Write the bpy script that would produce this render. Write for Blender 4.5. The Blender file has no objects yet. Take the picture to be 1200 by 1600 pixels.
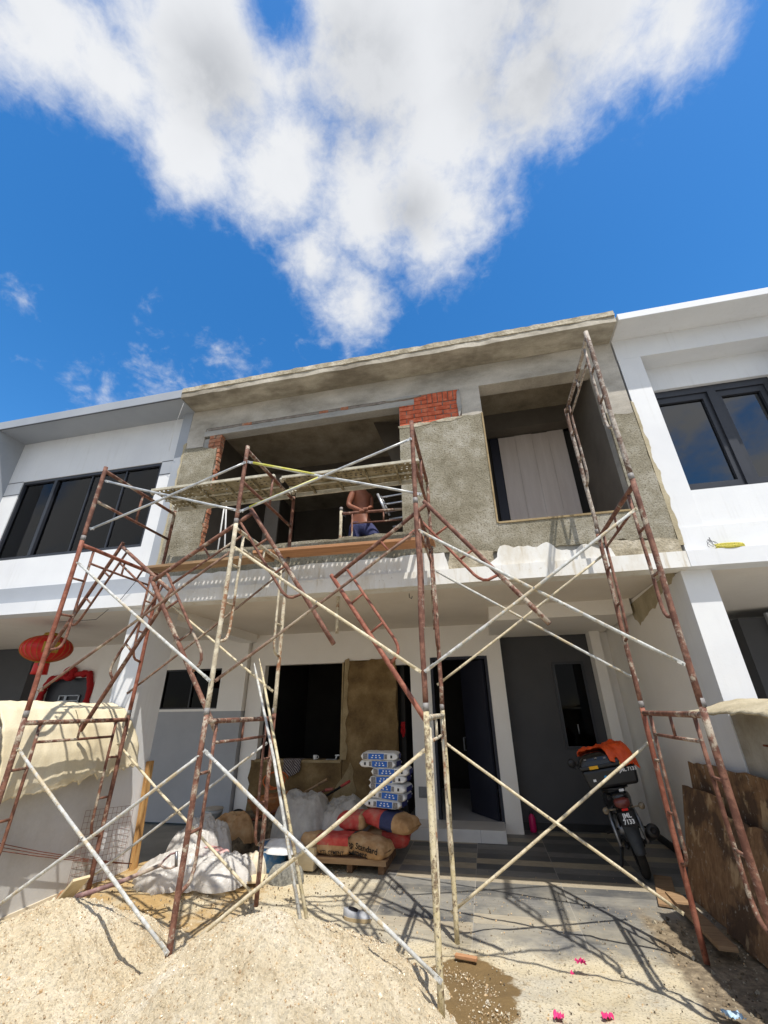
import bpy, bmesh, math, random
from mathutils import Vector, Matrix, noise as mnoise
random.seed(11)
D = bpy.data
S = bpy.context.scene
COL = S.collection
V = Vector
PI = math.pi
def rad(a): return math.radians(a)

# ------------------------------------------------------------------ camera
CAM = V((4.0311, -3.3437, 1.7195)); F = 646.335
CR = V((0.976355, 0.215820, -0.012374)); CU = V((0.103897, -0.418290, 0.902352)); CF = V((-0.189569, 0.882301, 0.430823))
cd = D.cameras.new("camera"); cam = D.objects.new("camera", cd); COL.objects.link(cam)
cam.matrix_world = Matrix(((CR.x, CU.x, -CF.x, CAM.x), (CR.y, CU.y, -CF.y, CAM.y), (CR.z, CU.z, -CF.z, CAM.z), (0, 0, 0, 1)))
cd.sensor_fit = 'HORIZONTAL'; cd.sensor_width = 36; cd.lens = F / 1200 * 36; cd.clip_start = 0.05; cd.clip_end = 3000
S.camera = cam
def ray(x, y): return CR * ((x - 600) / F) + CU * ((800 - y) / F) + CF
# measuring helpers: a point of the survey photo met with a known real plane
def aY(x, y, Y): d = ray(x, y); return CAM + d * ((Y - CAM.y) / d.y)
def aX(x, y, X): d = ray(x, y); return CAM + d * ((X - CAM.x) / d.x)
def aZ(x, y, Z): d = ray(x, y); return CAM + d * ((Z - CAM.z) / d.z)

# ------------------------------------------------------------------ materials
def srgb(r, g, b):
    f = lambda c: (c / 255 / 12.92) if c / 255 <= 0.04045 else ((c / 255 + 0.055) / 1.055) ** 2.4
    return (f(r), f(g), f(b), 1)
def g(v): return (v, v, v, 1)
class NT:
    def __init__(s, mt): s.t = mt.node_tree; s.n = s.t.nodes; s.l = s.t.links
    def new(s, ty, **kw):
        n = s.n.new(ty)
        for k, v in kw.items(): setattr(n, k, v)
        return n
    def link(s, a, b): s.l.new(a, b)
    def noise(s, vec, scale, detail=6, rough=.6, dist=0):
        n = s.new('ShaderNodeTexNoise'); s.link(vec, n.inputs['Vector'])
        n.inputs['Scale'].default_value = scale; n.inputs['Detail'].default_value = detail
        n.inputs['Roughness'].default_value = rough; n.inputs['Distortion'].default_value = dist
        return n.outputs['Fac']
    def ramp(s, fac, stops, interp='LINEAR'):
        n = s.new('ShaderNodeValToRGB'); s.link(fac, n.inputs['Fac']); r = n.color_ramp; r.interpolation = interp
        while len(r.elements) < len(stops): r.elements.new(.5)
        for e, (p, c) in zip(r.elements, stops): e.position = p; e.color = c if len(c) == 4 else (*c, 1)
        return n.outputs['Color']
    def val(s, fac, a, b):
        n = s.new('ShaderNodeMapRange'); s.link(fac, n.inputs['Value'])
        n.inputs['From Min'].default_value = a; n.inputs['From Max'].default_value = b; n.interpolation_type = 'SMOOTHSTEP'
        return n.outputs['Result']
    def math(s, op, a, b=None, c=None):
        n = s.new('ShaderNodeMath', operation=op)
        for i, x in enumerate((a, b, c)):
            if x is None: continue
            if isinstance(x, (int, float)): n.inputs[i].default_value = x
            else: s.link(x, n.inputs[i])
        return n.outputs[0]
    def mix(s, fac, a, b, mode='MIX'):
        n = s.new('ShaderNodeMix', data_type='RGBA', blend_type=mode)
        for sock, x in ((n.inputs[0], fac), (n.inputs[6], a), (n.inputs[7], b)):
            if isinstance(x, (int, float)): sock.default_value = x
            elif isinstance(x, tuple): sock.default_value = x
            else: s.link(x, sock)
        return n.outputs[2]
    def pos(s): return s.new('ShaderNodeNewGeometry').outputs['Position']
    def xyz(s, vec):
        n = s.new('ShaderNodeSeparateXYZ'); s.link(vec, n.inputs[0]); return n.outputs
    def scalev(s, vec, sc):
        n = s.new('ShaderNodeVectorMath', operation='MULTIPLY'); s.link(vec, n.inputs[0]); n.inputs[1].default_value = sc
        return n.outputs[0]
    def bump(s, h, strength, dist=.01, normal=None):
        n = s.new('ShaderNodeBump'); s.link(h, n.inputs['Height']); n.inputs['Strength'].default_value = strength; n.inputs['Distance'].default_value = dist
        if normal is not None: s.link(normal, n.inputs['Normal'])
        return n.outputs['Normal']
def newmat(name):
    m = D.materials.new(name); m.use_nodes = True
    t = NT(m); b = t.n['Principled BSDF']; return m, t, b
def mat(name, stops, scale=4, rough=.8, bump=.3, bscale=80, metal=0, dist=.004, detail=7, stretch=(1, 1, 1), fine=.12, spec=.4, **kw):
    m, t, b = newmat(name); p = t.pos()
    q = t.scalev(p, stretch)
    n1 = t.noise(q, scale, detail, .62)
    if len(stops) == 1: stops = [(.3, tuple(c * .88 for c in stops[0][:3])), (.7, tuple(min(1, c * 1.06) for c in stops[0][:3]))]
    elif len(stops[0]) == 4:
        k = len(stops); stops = [(.32 + .36 * i / (k - 1), c) for i, c in enumerate(stops)]
    c = t.ramp(n1, stops)
    n2 = t.noise(q, bscale, 4, .6)
    c = t.mix(fine, c, t.ramp(n2, [(.3, g(.25)), (.7, g(1))]), 'MULTIPLY')
    t.link(c, b.inputs['Base Color']); b.inputs['Roughness'].default_value = rough; b.inputs['Metallic'].default_value = metal
    b.inputs['Specular IOR Level'].default_value = spec
    if bump: t.link(t.bump(t.math('ADD', n2, t.math('MULTIPLY', n1, .8)), bump, dist), b.inputs['Normal'])
    for k, v in kw.items(): b.inputs[k].default_value = v
    return m
M = {}
def m_wall(name, a, b2, dirt, amt):
    m, t, b = newmat(name); p = t.pos()
    c = t.ramp(t.noise(p, 1.2, 6, .6), [(.3, a), (.7, b2)])
    st = t.noise(t.scalev(p, (9, 9, .35)), 2.2, 7, .65); bl = t.noise(p, 1.7, 7, .7)
    c = t.mix(t.math('MULTIPLY', t.math('MULTIPLY', t.val(st, .5, .72), t.val(bl, .4, .65)), amt), c, dirt)
    c = t.mix(t.math('MULTIPLY', t.val(t.noise(p, 30, 6, .7), .62, .7), amt * .5), c, dirt)
    t.link(c, b.inputs['Base Color']); b.inputs['Roughness'].default_value = .65; b.inputs['Specular IOR Level'].default_value = .3
    t.link(t.bump(t.math('ADD', t.noise(p, 55, 4, .6), t.noise(p, 2.5, 3, .5)), .16, .004), b.inputs['Normal']); return m
M['white'] = m_wall('white_paint', srgb(212, 213, 215), srgb(224, 225, 225), srgb(170, 166, 156), .2)
M['cream'] = mat('porch_white_paint', [srgb(232, 227, 219), srgb(240, 236, 230)], 1.1, .7, .12, 50, fine=.05, dist=.002)
M['greypaint'] = mat('light_grey_paint', [srgb(150, 155, 162), srgb(163, 167, 173)], 1.2, .65, .1, 60, fine=.05, dist=.002)
M['lowgrey'] = mat('grey_dado_paint', [srgb(158, 159, 162), srgb(172, 172, 174)], 1.4, .7, .1, 50, fine=.06, dist=.002)
M['darkgrey'] = mat('dark_grey_paint', [srgb(66, 66, 69), srgb(76, 76, 78)], 1.2, .7, .1, 60, fine=.06, dist=.002)
M['soffit'] = mat('soffit_paint', [srgb(214, 205, 193), srgb(226, 218, 207)], .9, .8, .08, 40, fine=.06, dist=.002)
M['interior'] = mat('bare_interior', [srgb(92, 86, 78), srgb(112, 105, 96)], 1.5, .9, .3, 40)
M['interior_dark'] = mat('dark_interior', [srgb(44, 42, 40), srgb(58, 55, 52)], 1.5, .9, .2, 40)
M['conc'] = mat('bare_concrete', [srgb(128, 118, 102), srgb(156, 145, 126), srgb(176, 165, 146)], 2.2, .92, .5, 45, fine=.3, dist=.006)
M['concpale'] = mat('pale_concrete', [srgb(150, 144, 133), srgb(180, 173, 161), srgb(202, 195, 183)], 1.6, .9, .4, 50, fine=.25, dist=.005, stretch=(1, 1, 2))
M['lintelc'] = mat('grey_lintel_concrete', [srgb(146, 145, 141), srgb(178, 174, 166)], 3, .9, .4, 50, fine=.25, stretch=(.5, 1, 2))
M['mortar'] = mat('rough_mortar', [srgb(142, 131, 108), srgb(182, 171, 148), srgb(208, 198, 178)], 6, .95, .9, 35, fine=.45, dist=.015)
M['brick'] = mat('clay_brick', [srgb(172, 78, 50), srgb(200, 100, 68), srgb(214, 132, 100)], 12, .9, .5, 70, fine=.25)
M['brickorange'] = mat('broken_brick', [srgb(150, 98, 72), srgb(178, 116, 86), srgb(164, 146, 124)], 14, .9, .8, 40, fine=.35, dist=.012)
M['joint'] = mat('brick_joint_mortar', [srgb(112, 104, 96), srgb(150, 140, 130)], 12, .95, .6, 60)
M['cementpatch'] = mat('damp_cement_render', [srgb(92, 72, 44), srgb(124, 100, 64), srgb(152, 128, 90)], 2.6, .9, .5, 50, fine=.3, dist=.006)
M['cementedge'] = mat('dry_cement_edge', [srgb(140, 120, 86), srgb(172, 152, 116)], 5, .92, .5, 45, fine=.3)
M['black'] = mat('black_plastic', [srgb(24, 24, 26), srgb(32, 32, 34)], 5, .42, .05, 90, fine=.1, spec=.5)
M['blackgloss'] = mat('black_gloss_panel', [srgb(16, 17, 20), srgb(22, 23, 26)], 5, .18, 0, 90, spec=.5)
M['rubber'] = mat('tyre_rubber', [srgb(26, 26, 26), srgb(40, 38, 36)], 10, .9, .3, 60)
M['alframe'] = mat('charcoal_window_frame', [srgb(44, 46, 52), srgb(54, 56, 62)], 3, .4, .03, 90, fine=.05)
M['navydoor'] = mat('navy_door', [srgb(36, 38, 50), srgb(44, 46, 58)], 2, .55, .05, 60, fine=.08)
M['galv'] = mat('galvanised_tube', [srgb(150, 152, 154), srgb(188, 190, 190), srgb(206, 205, 198)], 14, .45, .25, 90, metal=.35, fine=.2)
M['coupl'] = mat('scuffed_coupling', [srgb(112, 106, 102), srgb(150, 146, 142)], 16, .6, .2, 90, fine=.25)
M['alu'] = mat('aluminium', [srgb(190, 192, 194), srgb(214, 215, 216)], 10, .35, .1, 90, metal=.7)
M['steel'] = mat('steel', [srgb(120, 122, 126), srgb(160, 162, 166)], 10, .35, .1, 90, metal=.8)
def tubemat(name, paint, dirt, bias, scale=9):
    """painted scaffold tube: old paint, rust and dried cement splashes"""
    m, t, b = newmat(name); p = t.pos()
    n = t.noise(p, scale, 8, .7); n2 = t.noise(p, 55, 5, .7); n3 = t.noise(p, 2.2, 3, .5)
    c = t.mix(t.val(t.noise(p, 17, 6, .65), .42, .62), paint[0], paint[1])
    k = t.math('ADD', t.math('MULTIPLY', n, .6), t.math('ADD', t.math('MULTIPLY', n2, .25), t.math('MULTIPLY', n3, .5)))
    f = t.val(k, bias, bias + .09)
    c = t.mix(f, c, t.mix(n2, dirt[0], dirt[1]))
    c = t.mix(t.val(n2, .56, .68), c, dirt[2])
    t.link(c, b.inputs['Base Color']); b.inputs['Roughness'].default_value = .78
    t.link(t.bump(t.math('ADD', t.math('MULTIPLY', f, .6), n2), .6, .003), b.inputs['Normal'])
    return m
RUST = (srgb(96, 60, 46), srgb(132, 92, 74)); CEM = (srgb(150, 136, 118), srgb(190, 178, 158), srgb(82, 48, 38))
CREAM = (srgb(176, 164, 140), srgb(204, 194, 170)); RDIRT = (srgb(128, 82, 56), srgb(156, 112, 76), srgb(96, 66, 50))
M['t_rust'] = tubemat('rust_red_tube', RUST, CEM, .72)
M['t_red'] = tubemat('orange_red_tube', (srgb(122, 68, 50), srgb(148, 94, 74)), CEM, .80)
M['t_mix'] = tubemat('cement_splashed_red_tube', RUST, CEM, .685, 13)
M['t_cream'] = tubemat('cement_coated_tube', CREAM, RDIRT, .70)
M['t_spat'] = tubemat('paint_spattered_tube', (srgb(190, 176, 138), srgb(208, 196, 166)), (srgb(96, 96, 100), srgb(150, 120, 70), srgb(70, 62, 58)), .66, 16)
M['t_grey'] = tubemat('cement_grey_tube', (srgb(150, 138, 126), srgb(182, 172, 158)), (srgb(86, 64, 52), srgb(120, 92, 74), srgb(70, 56, 48)), .64, 14)
M['t_brown'] = tubemat('dark_brown_tube', (srgb(92, 56, 42), srgb(122, 82, 62)), CEM, .70)
M['b_pale'] = tubemat('pale_brace_tube', (srgb(172, 172, 168), srgb(200, 200, 194)), (srgb(168, 152, 124), srgb(196, 182, 152), srgb(120, 110, 98)), .68, 12)
M['b_cream'] = tubemat('cement_brace_tube', (srgb(190, 176, 144), srgb(212, 200, 172)), (srgb(150, 140, 124), srgb(180, 170, 150), srgb(124, 108, 90)), .70, 12)
M['b_dark'] = tubemat('rusted_brace_tube', (srgb(104, 78, 64), srgb(136, 108, 90)), (srgb(150, 136, 116), srgb(176, 160, 138), srgb(80, 60, 50)), .68, 12)
M['b_yel'] = mat('yellow_painted_tube', [srgb(178, 172, 50), srgb(206, 200, 90), srgb(196, 196, 170)], 7, .5, .2, 80, fine=.2)
M['deck'] = mat('dirty_deck_steel', [srgb(104, 94, 68), srgb(140, 130, 102), srgb(168, 160, 138)], 7, .85, .4, 60, fine=.3)
M['deckrim'] = mat('cement_caked_rim', [srgb(168, 162, 142), srgb(208, 202, 184)], 9, .85, .5, 60, fine=.2)
M['timber'] = mat('orange_timber', [srgb(156, 110, 76), srgb(190, 142, 102)], 8, .8, .3, 60, stretch=(.25, 3, 3), fine=.2)
M['timberold'] = mat('weathered_timber', [srgb(132, 104, 76), srgb(170, 140, 106)], 8, .85, .4, 60, stretch=(.25, 3, 3), fine=.25)
M['pallet'] = mat('pallet_timber', [srgb(92, 66, 46), srgb(134, 102, 74), srgb(156, 124, 92)], 6, .88, .4, 60, stretch=(.3, 3, 3), fine=.3)
M['post'] = mat('stained_post_timber', [srgb(112, 72, 38), srgb(182, 138, 84), srgb(206, 168, 112)], 7, .85, .4, 60, stretch=(3, 3, .4), fine=.25)
def m_ply():
    m, t, b = newmat('weathered_plywood'); p = t.pos()
    gr = t.noise(t.scalev(p, (9, 5, .8)), 4, 8, .68, .8); st = t.noise(p, 2.1, 7, .62, .4); bl = t.noise(t.scalev(p, (1, 1, .6)), 4.5, 6, .6)
    c = t.ramp(gr, [(.3, srgb(92, 66, 44)), (.5, srgb(126, 95, 65)), (.7, srgb(150, 120, 87))])
    c = t.mix(t.math('MULTIPLY', t.val(st, .47, .57), .8), c, srgb(64, 48, 36))
    c = t.mix(t.math('MULTIPLY', t.val(bl, .58, .66), .6), c, srgb(196, 168, 128))
    c = t.mix(t.math('MULTIPLY', t.val(t.noise(p, 16, 6, .7), .60, .66), .6), c, srgb(176, 168, 154))
    t.link(c, b.inputs['Base Color']); b.inputs['Roughness'].default_value = .85
    t.link(t.bump(gr, .4, .004), b.inputs['Normal']); return m
M['ply'] = m_ply()
M['panelboard'] = mat('pale_panel_board', [srgb(206, 194, 186), srgb(222, 211, 204)], 3, .8, .1, 60, stretch=(4, 4, .3), fine=.1)
M['canvas'] = mat('cement_stiff_canvas', [srgb(212, 198, 164), srgb(228, 216, 186)], 3, .92, .5, 70, fine=.15, dist=.005)
M['canvas2'] = mat('grey_cement_canvas', [srgb(164, 152, 124), srgb(194, 182, 154)], 4, .92, .7, 60, fine=.25, dist=.008)
M['gardenwall'] = mat('stained_wall_paint', [(.25, srgb(176, 170, 160)), (.5, srgb(196, 194, 190)), (.75, srgb(206, 205, 203))], 1.6, .8, .3, 40, fine=.1)
M['gardenwall2'] = mat('mouldy_wall_paint', [(.3, srgb(128, 120, 106)), (.5, srgb(164, 158, 146)), (.7, srgb(188, 184, 176))], 1.8, .85, .3, 40, fine=.15)
M['red'] = mat('red_lantern_silk', [srgb(186, 20, 16), srgb(206, 36, 22)], 6, .45, .05, 80, fine=.06)
M['gold'] = mat('gold_trim', [srgb(150, 116, 30), srgb(186, 150, 50)], 12, .4, .2, 60, metal=.3)
M['redcloth'] = mat('red_bunting', [srgb(148, 14, 20), srgb(180, 26, 30)], 9, .8, .4, 50, fine=.2)
M['bagred'] = mat('red_paper_sack', [srgb(160, 40, 40), srgb(190, 74, 66), srgb(176, 120, 104)], 6, .75, .7, 14, fine=.15)
M['fadedred'] = mat('faded_red_paper', [srgb(196, 120, 120), srgb(214, 160, 156), srgb(210, 204, 198)], 9, .7, .3, 30)
M['bagbrown'] = mat('brown_paper_sack', [srgb(146, 110, 72), srgb(180, 142, 100), srgb(196, 168, 130)], 6, .8, .7, 14, fine=.15)
M['bagblue'] = mat('navy_sack_band', [srgb(44, 50, 86), srgb(58, 64, 100)], 7, .7, .2, 40)
M['bagwhite'] = mat('white_sack_paper', [srgb(206, 206, 206), srgb(228, 228, 226)], 8, .55, .25, 30, fine=.08)
M['lblblue'] = mat('blue_sack_print', [srgb(20, 84, 168), srgb(30, 98, 184)], 9, .5, .05, 40)
M['lblnavy'] = mat('navy_sack_print', [srgb(26, 36, 96), srgb(34, 44, 110)], 9, .5, .05, 40)
M['lblgrey'] = mat('grey_sack_print', [srgb(84, 82, 82), srgb(150, 146, 144)], 70, .6, 0, 40)
M['ink'] = mat('black_ink', [srgb(22, 20, 20)], 9, .7, 0, 40)
M['whiteink'] = mat('white_ink', [srgb(232, 232, 232)], 9, .6, 0, 40)
M['stickyel'] = mat('yellow_sticker', [srgb(226, 164, 20), srgb(236, 180, 30)], 60, .5, 0, 40)
M['stickblue'] = mat('blue_sticker', [srgb(50, 150, 210)], 9, .5, 0, 40)
M['orange'] = mat('orange_raincoat', [srgb(196, 62, 14), srgb(228, 88, 26)], 12, .5, .4, 40, fine=.15)
M['taillens'] = mat('red_tail_lens', [srgb(84, 30, 28), srgb(116, 60, 54)], 12, .15, 0, 40)
M['redreflector'] = mat('red_reflector', [srgb(214, 24, 20)], 12, .2, 0, 40)
M['amber'] = mat('clear_indicator_lens', [srgb(128, 116, 98)], 12, .2, 0, 40)
M['mudguard'] = mat('dusty_black_mudguard', [srgb(44, 48, 52), srgb(62, 66, 70)], 12, .7, .1, 60)
M['barrow'] = mat('dirty_orange_barrow', [srgb(120, 74, 40), srgb(164, 106, 60), srgb(142, 122, 96)], 7, .75, .3, 50, fine=.3)
M['bluedrum'] = mat('blue_drum_plastic', [srgb(22, 84, 138), srgb(36, 104, 160), srgb(150, 160, 160)], 5, .5, .1, 50)
M['bucket'] = mat('white_bucket_plastic', [srgb(176, 178, 178), srgb(208, 208, 206)], 5, .5, .1, 50)
M['rockbag'] = mat('grey_hardened_cement', [srgb(92, 92, 86), srgb(136, 134, 126), srgb(164, 162, 150)], 22, .95, 1.0, 50, fine=.4, dist=.012)
M['plastic'] = mat('dusty_clear_plastic', [srgb(196, 192, 186), srgb(222, 218, 212)], 5, .3, .8, 16, fine=.06, dist=.02, **{'Alpha': .78})
M['plasticgrey'] = mat('dusty_grey_plastic', [srgb(140, 137, 132), srgb(176, 172, 166)], 5, .4, .6, 16, fine=.12, dist=.01)
M['sackcream'] = mat('plaster_filled_bag', [srgb(206, 190, 158), srgb(232, 222, 202)], 7, .6, .5, 30, fine=.15)
M['paleboard'] = mat('pale_formwork_board', [srgb(206, 186, 146), srgb(228, 212, 178)], 5, .85, .2, 60, stretch=(.4, 3, 3))
M['pinkstick'] = mat('stained_shovel_shaft', [(.35, srgb(80, 58, 52)), (.5, srgb(140, 108, 106)), (.65, srgb(196, 184, 164))], 4, .7, .3, 60)
M['grit_dark'] = mat('dark_grit', [srgb(146, 122, 94), srgb(172, 148, 116)], 30, .95, 0, 80)
M['grit_pale'] = mat('pale_grit', [srgb(232, 218, 192), srgb(242, 232, 212)], 30, .95, 0, 80)
M['grit_tan'] = mat('tan_grit', [srgb(192, 158, 114), srgb(206, 184, 150)], 30, .95, 0, 80)
M['rubble'] = mat('dark_debris', [srgb(70, 60, 48), srgb(112, 98, 78), srgb(140, 124, 100)], 12, .95, .8, 40, fine=.4, dist=.02)
M['pink'] = mat('magenta_scrap', [srgb(196, 30, 96), srgb(222, 60, 124)], 20, .7, .2, 40)
M['pinkbottle'] = mat('magenta_bottle', [srgb(190, 26, 92)], 20, .35, 0, 40)
M['bluescrap'] = mat('pale_blue_scrap', [srgb(140, 176, 200), srgb(196, 214, 224)], 20, .6, .2, 40)
M['shoe'] = mat('grey_rubber_shoe', [srgb(140, 142, 146), srgb(170, 172, 176)], 9, .6, .1, 60)
M['shoesole'] = mat('tan_sole', [srgb(160, 140, 106), srgb(184, 164, 128)], 9, .8, .1, 60)
M['shoein'] = mat('dark_shoe_lining', [srgb(34, 32, 36)], 9, .9, .1, 60)
M['skin'] = mat('tanned_skin', [srgb(118, 72, 52), srgb(146, 92, 68)], 6, .55, .05, 80, fine=.05)
M['shorts'] = mat('navy_shorts', [srgb(44, 48, 84), srgb(66, 70, 108)], 8, .9, .5, 18, fine=.15, dist=.02)
M['hair'] = mat('black_hair', [srgb(20, 18, 17)], 30, .6, .3, 80)
M['rebar'] = mat('rusty_wire', [srgb(96, 54, 40), srgb(132, 78, 58)], 20, .85, .2, 80)
M['yelwire'] = mat('yellow_green_wire', [srgb(176, 170, 40), srgb(210, 196, 80), srgb(90, 100, 40)], 60, .5, 0, 80)
M['darkwire'] = mat('dark_wire', [srgb(54, 54, 58)], 20, .6, 0, 80)
M['string'] = mat('white_string', [srgb(214, 214, 210)], 20, .8, 0, 80)
M['elec'] = mat('grey_meter_plate', [srgb(120, 120, 120), srgb(140, 140, 138)], 20, .5, 0, 80)
M['steptile'] = mat('white_step_tile', [srgb(200, 198, 196), srgb(216, 214, 210)], 2, .3, .02, 50, fine=.06)
M['curtain'] = mat('blue_grey_curtain', [srgb(84, 98, 150), srgb(116, 130, 184)], 8, .9, .1, 50, stretch=(1, 1, .1))
M['cord_orange'] = mat('orange_hose', [srgb(190, 92, 34)], 8, .5, 0, 50)

def m_render():
    m, t, b = newmat('coarse_cement_render'); p = t.pos()
    n1 = t.noise(p, 1.6, 5, .6); n2 = t.noise(p, 44, 7, .78); n3 = t.noise(p, 7, 6, .65)
    vor = t.new('ShaderNodeTexVoronoi'); t.link(p, vor.inputs['Vector']); vor.inputs['Scale'].default_value = 46
    c = t.ramp(t.math('ADD', t.math('MULTIPLY', n1, .6), t.math('MULTIPLY', n3, .4)), [(.36, srgb(118, 110, 90)), (.5, srgb(148, 141, 122)), (.64, srgb(180, 174, 160))])
    pit = t.val(n2, .40, .47)
    c = t.mix(t.math('MULTIPLY', t.math('SUBTRACT', 1, pit), .85), c, srgb(86, 76, 54))
    c = t.mix(t.val(n2, .56, .72), c, srgb(176, 168, 148))
    t.link(c, b.inputs['Base Color']); b.inputs['Roughness'].default_value = .95
    h = t.math('ADD', n2, t.math('MULTIPLY', vor.outputs['Distance'], .12))
    t.link(t.bump(h, 1.0, .02), b.inputs['Normal']); return m
M['render'] = m_render()
def m_whitepatchy():
    m, t, b = newmat('weathered_white_paint'); p = t.pos()
    n = t.noise(t.scalev(p, (1.2, 1.2, .5)), 3.0, 8, .7); n2 = t.noise(t.scalev(p, (6, 6, .7)), 3, 6, .6)
    c = t.ramp(n, [(.3, srgb(200, 192, 176)), (.5, srgb(218, 216, 210)), (.8, srgb(227, 227, 227))])
    c = t.mix(t.math('MULTIPLY', t.val(n2, .56, .72), .55), c, srgb(176, 160, 130))
    c = t.mix(t.math('MULTIPLY', t.val(t.noise(p, 26, 6, .7), .63, .7), .5), c, srgb(130, 112, 86))
    t.link(c, b.inputs['Base Color']); b.inputs['Roughness'].default_value = .7
    t.link(t.bump(t.noise(p, 50, 4, .6), .2, .004), b.inputs['Normal']); return m
M['whitepatchy'] = m_whitepatchy()
def m_soffitstain():
    m, t, b = newmat('board_marked_soffit_concrete'); p = t.pos()
    n = t.noise(t.scalev(p, (1, 2.5, 1)), 1.5, 7, .65); n2 = t.noise(p, 45, 5, .65)
    c = t.ramp(n, [(.34, srgb(140, 132, 118)), (.5, srgb(172, 164, 148)), (.66, srgb(200, 192, 176))])
    c = t.mix(t.math('MULTIPLY', t.val(t.noise(p, .9, 4, .6), .48, .6), .45), c, srgb(92, 80, 62))
    c = t.mix(.25, c, t.ramp(n2, [(.3, g(.3)), (.7, g(1))]), 'MULTIPLY')
    t.link(c, b.inputs['Base Color']); b.inputs['Roughness'].default_value = .9
    t.link(t.bump(n2, .5, .006), b.inputs['Normal']); return m
M['soffconc'] = m_soffitstain()
def m_sand():
    m, t, b = newmat('building_sand'); p = t.pos()
    n1 = t.noise(p, 3.2, 6, .65); n2 = t.noise(p, 95, 5, .8); n3 = t.noise(p, 42, 8, .8); n4 = t.noise(p, 9, 5, .6); n5 = t.noise(p, 210, 3, .7)
    vor = t.new('ShaderNodeTexVoronoi'); t.link(p, vor.inputs['Vector']); vor.inputs['Scale'].default_value = 75; vc = t.xyz(vor.outputs['Color'])
    c = t.ramp(n1, [(.34, srgb(220, 201, 166)), (.52, srgb(238, 222, 190)), (.7, srgb(246, 233, 208))])
    c = t.mix(t.math('MULTIPLY', t.val(n4, .58, .72), .55), c, srgb(190, 158, 112))
    c = t.mix(.5, c, t.ramp(vc[0], [(0, g(.55)), (.35, g(1)), (1, g(1.15))]), 'MULTIPLY')
    c = t.mix(t.math('MULTIPLY', t.val(n2, .60, .64), .7), c, srgb(136, 112, 84))
    c = t.mix(t.math('MULTIPLY', t.val(n5, .42, .34), .6), c, srgb(244, 236, 220))
    c = t.mix(t.math('MULTIPLY', t.val(n3, .66, .71), .6), c, srgb(140, 118, 92))
    t.link(c, b.inputs['Base Color']); b.inputs['Roughness'].default_value = .95; b.inputs['Specular IOR Level'].default_value = .2
    h = t.math('ADD', n2, t.math('ADD', t.math('MULTIPLY', n3, 1.6), t.math('MULTIPLY', vor.outputs['Distance'], -.35)))
    t.link(t.bump(h, 1.0, .014), b.inputs['Normal']); return m
M['sand'] = m_sand()
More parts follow.
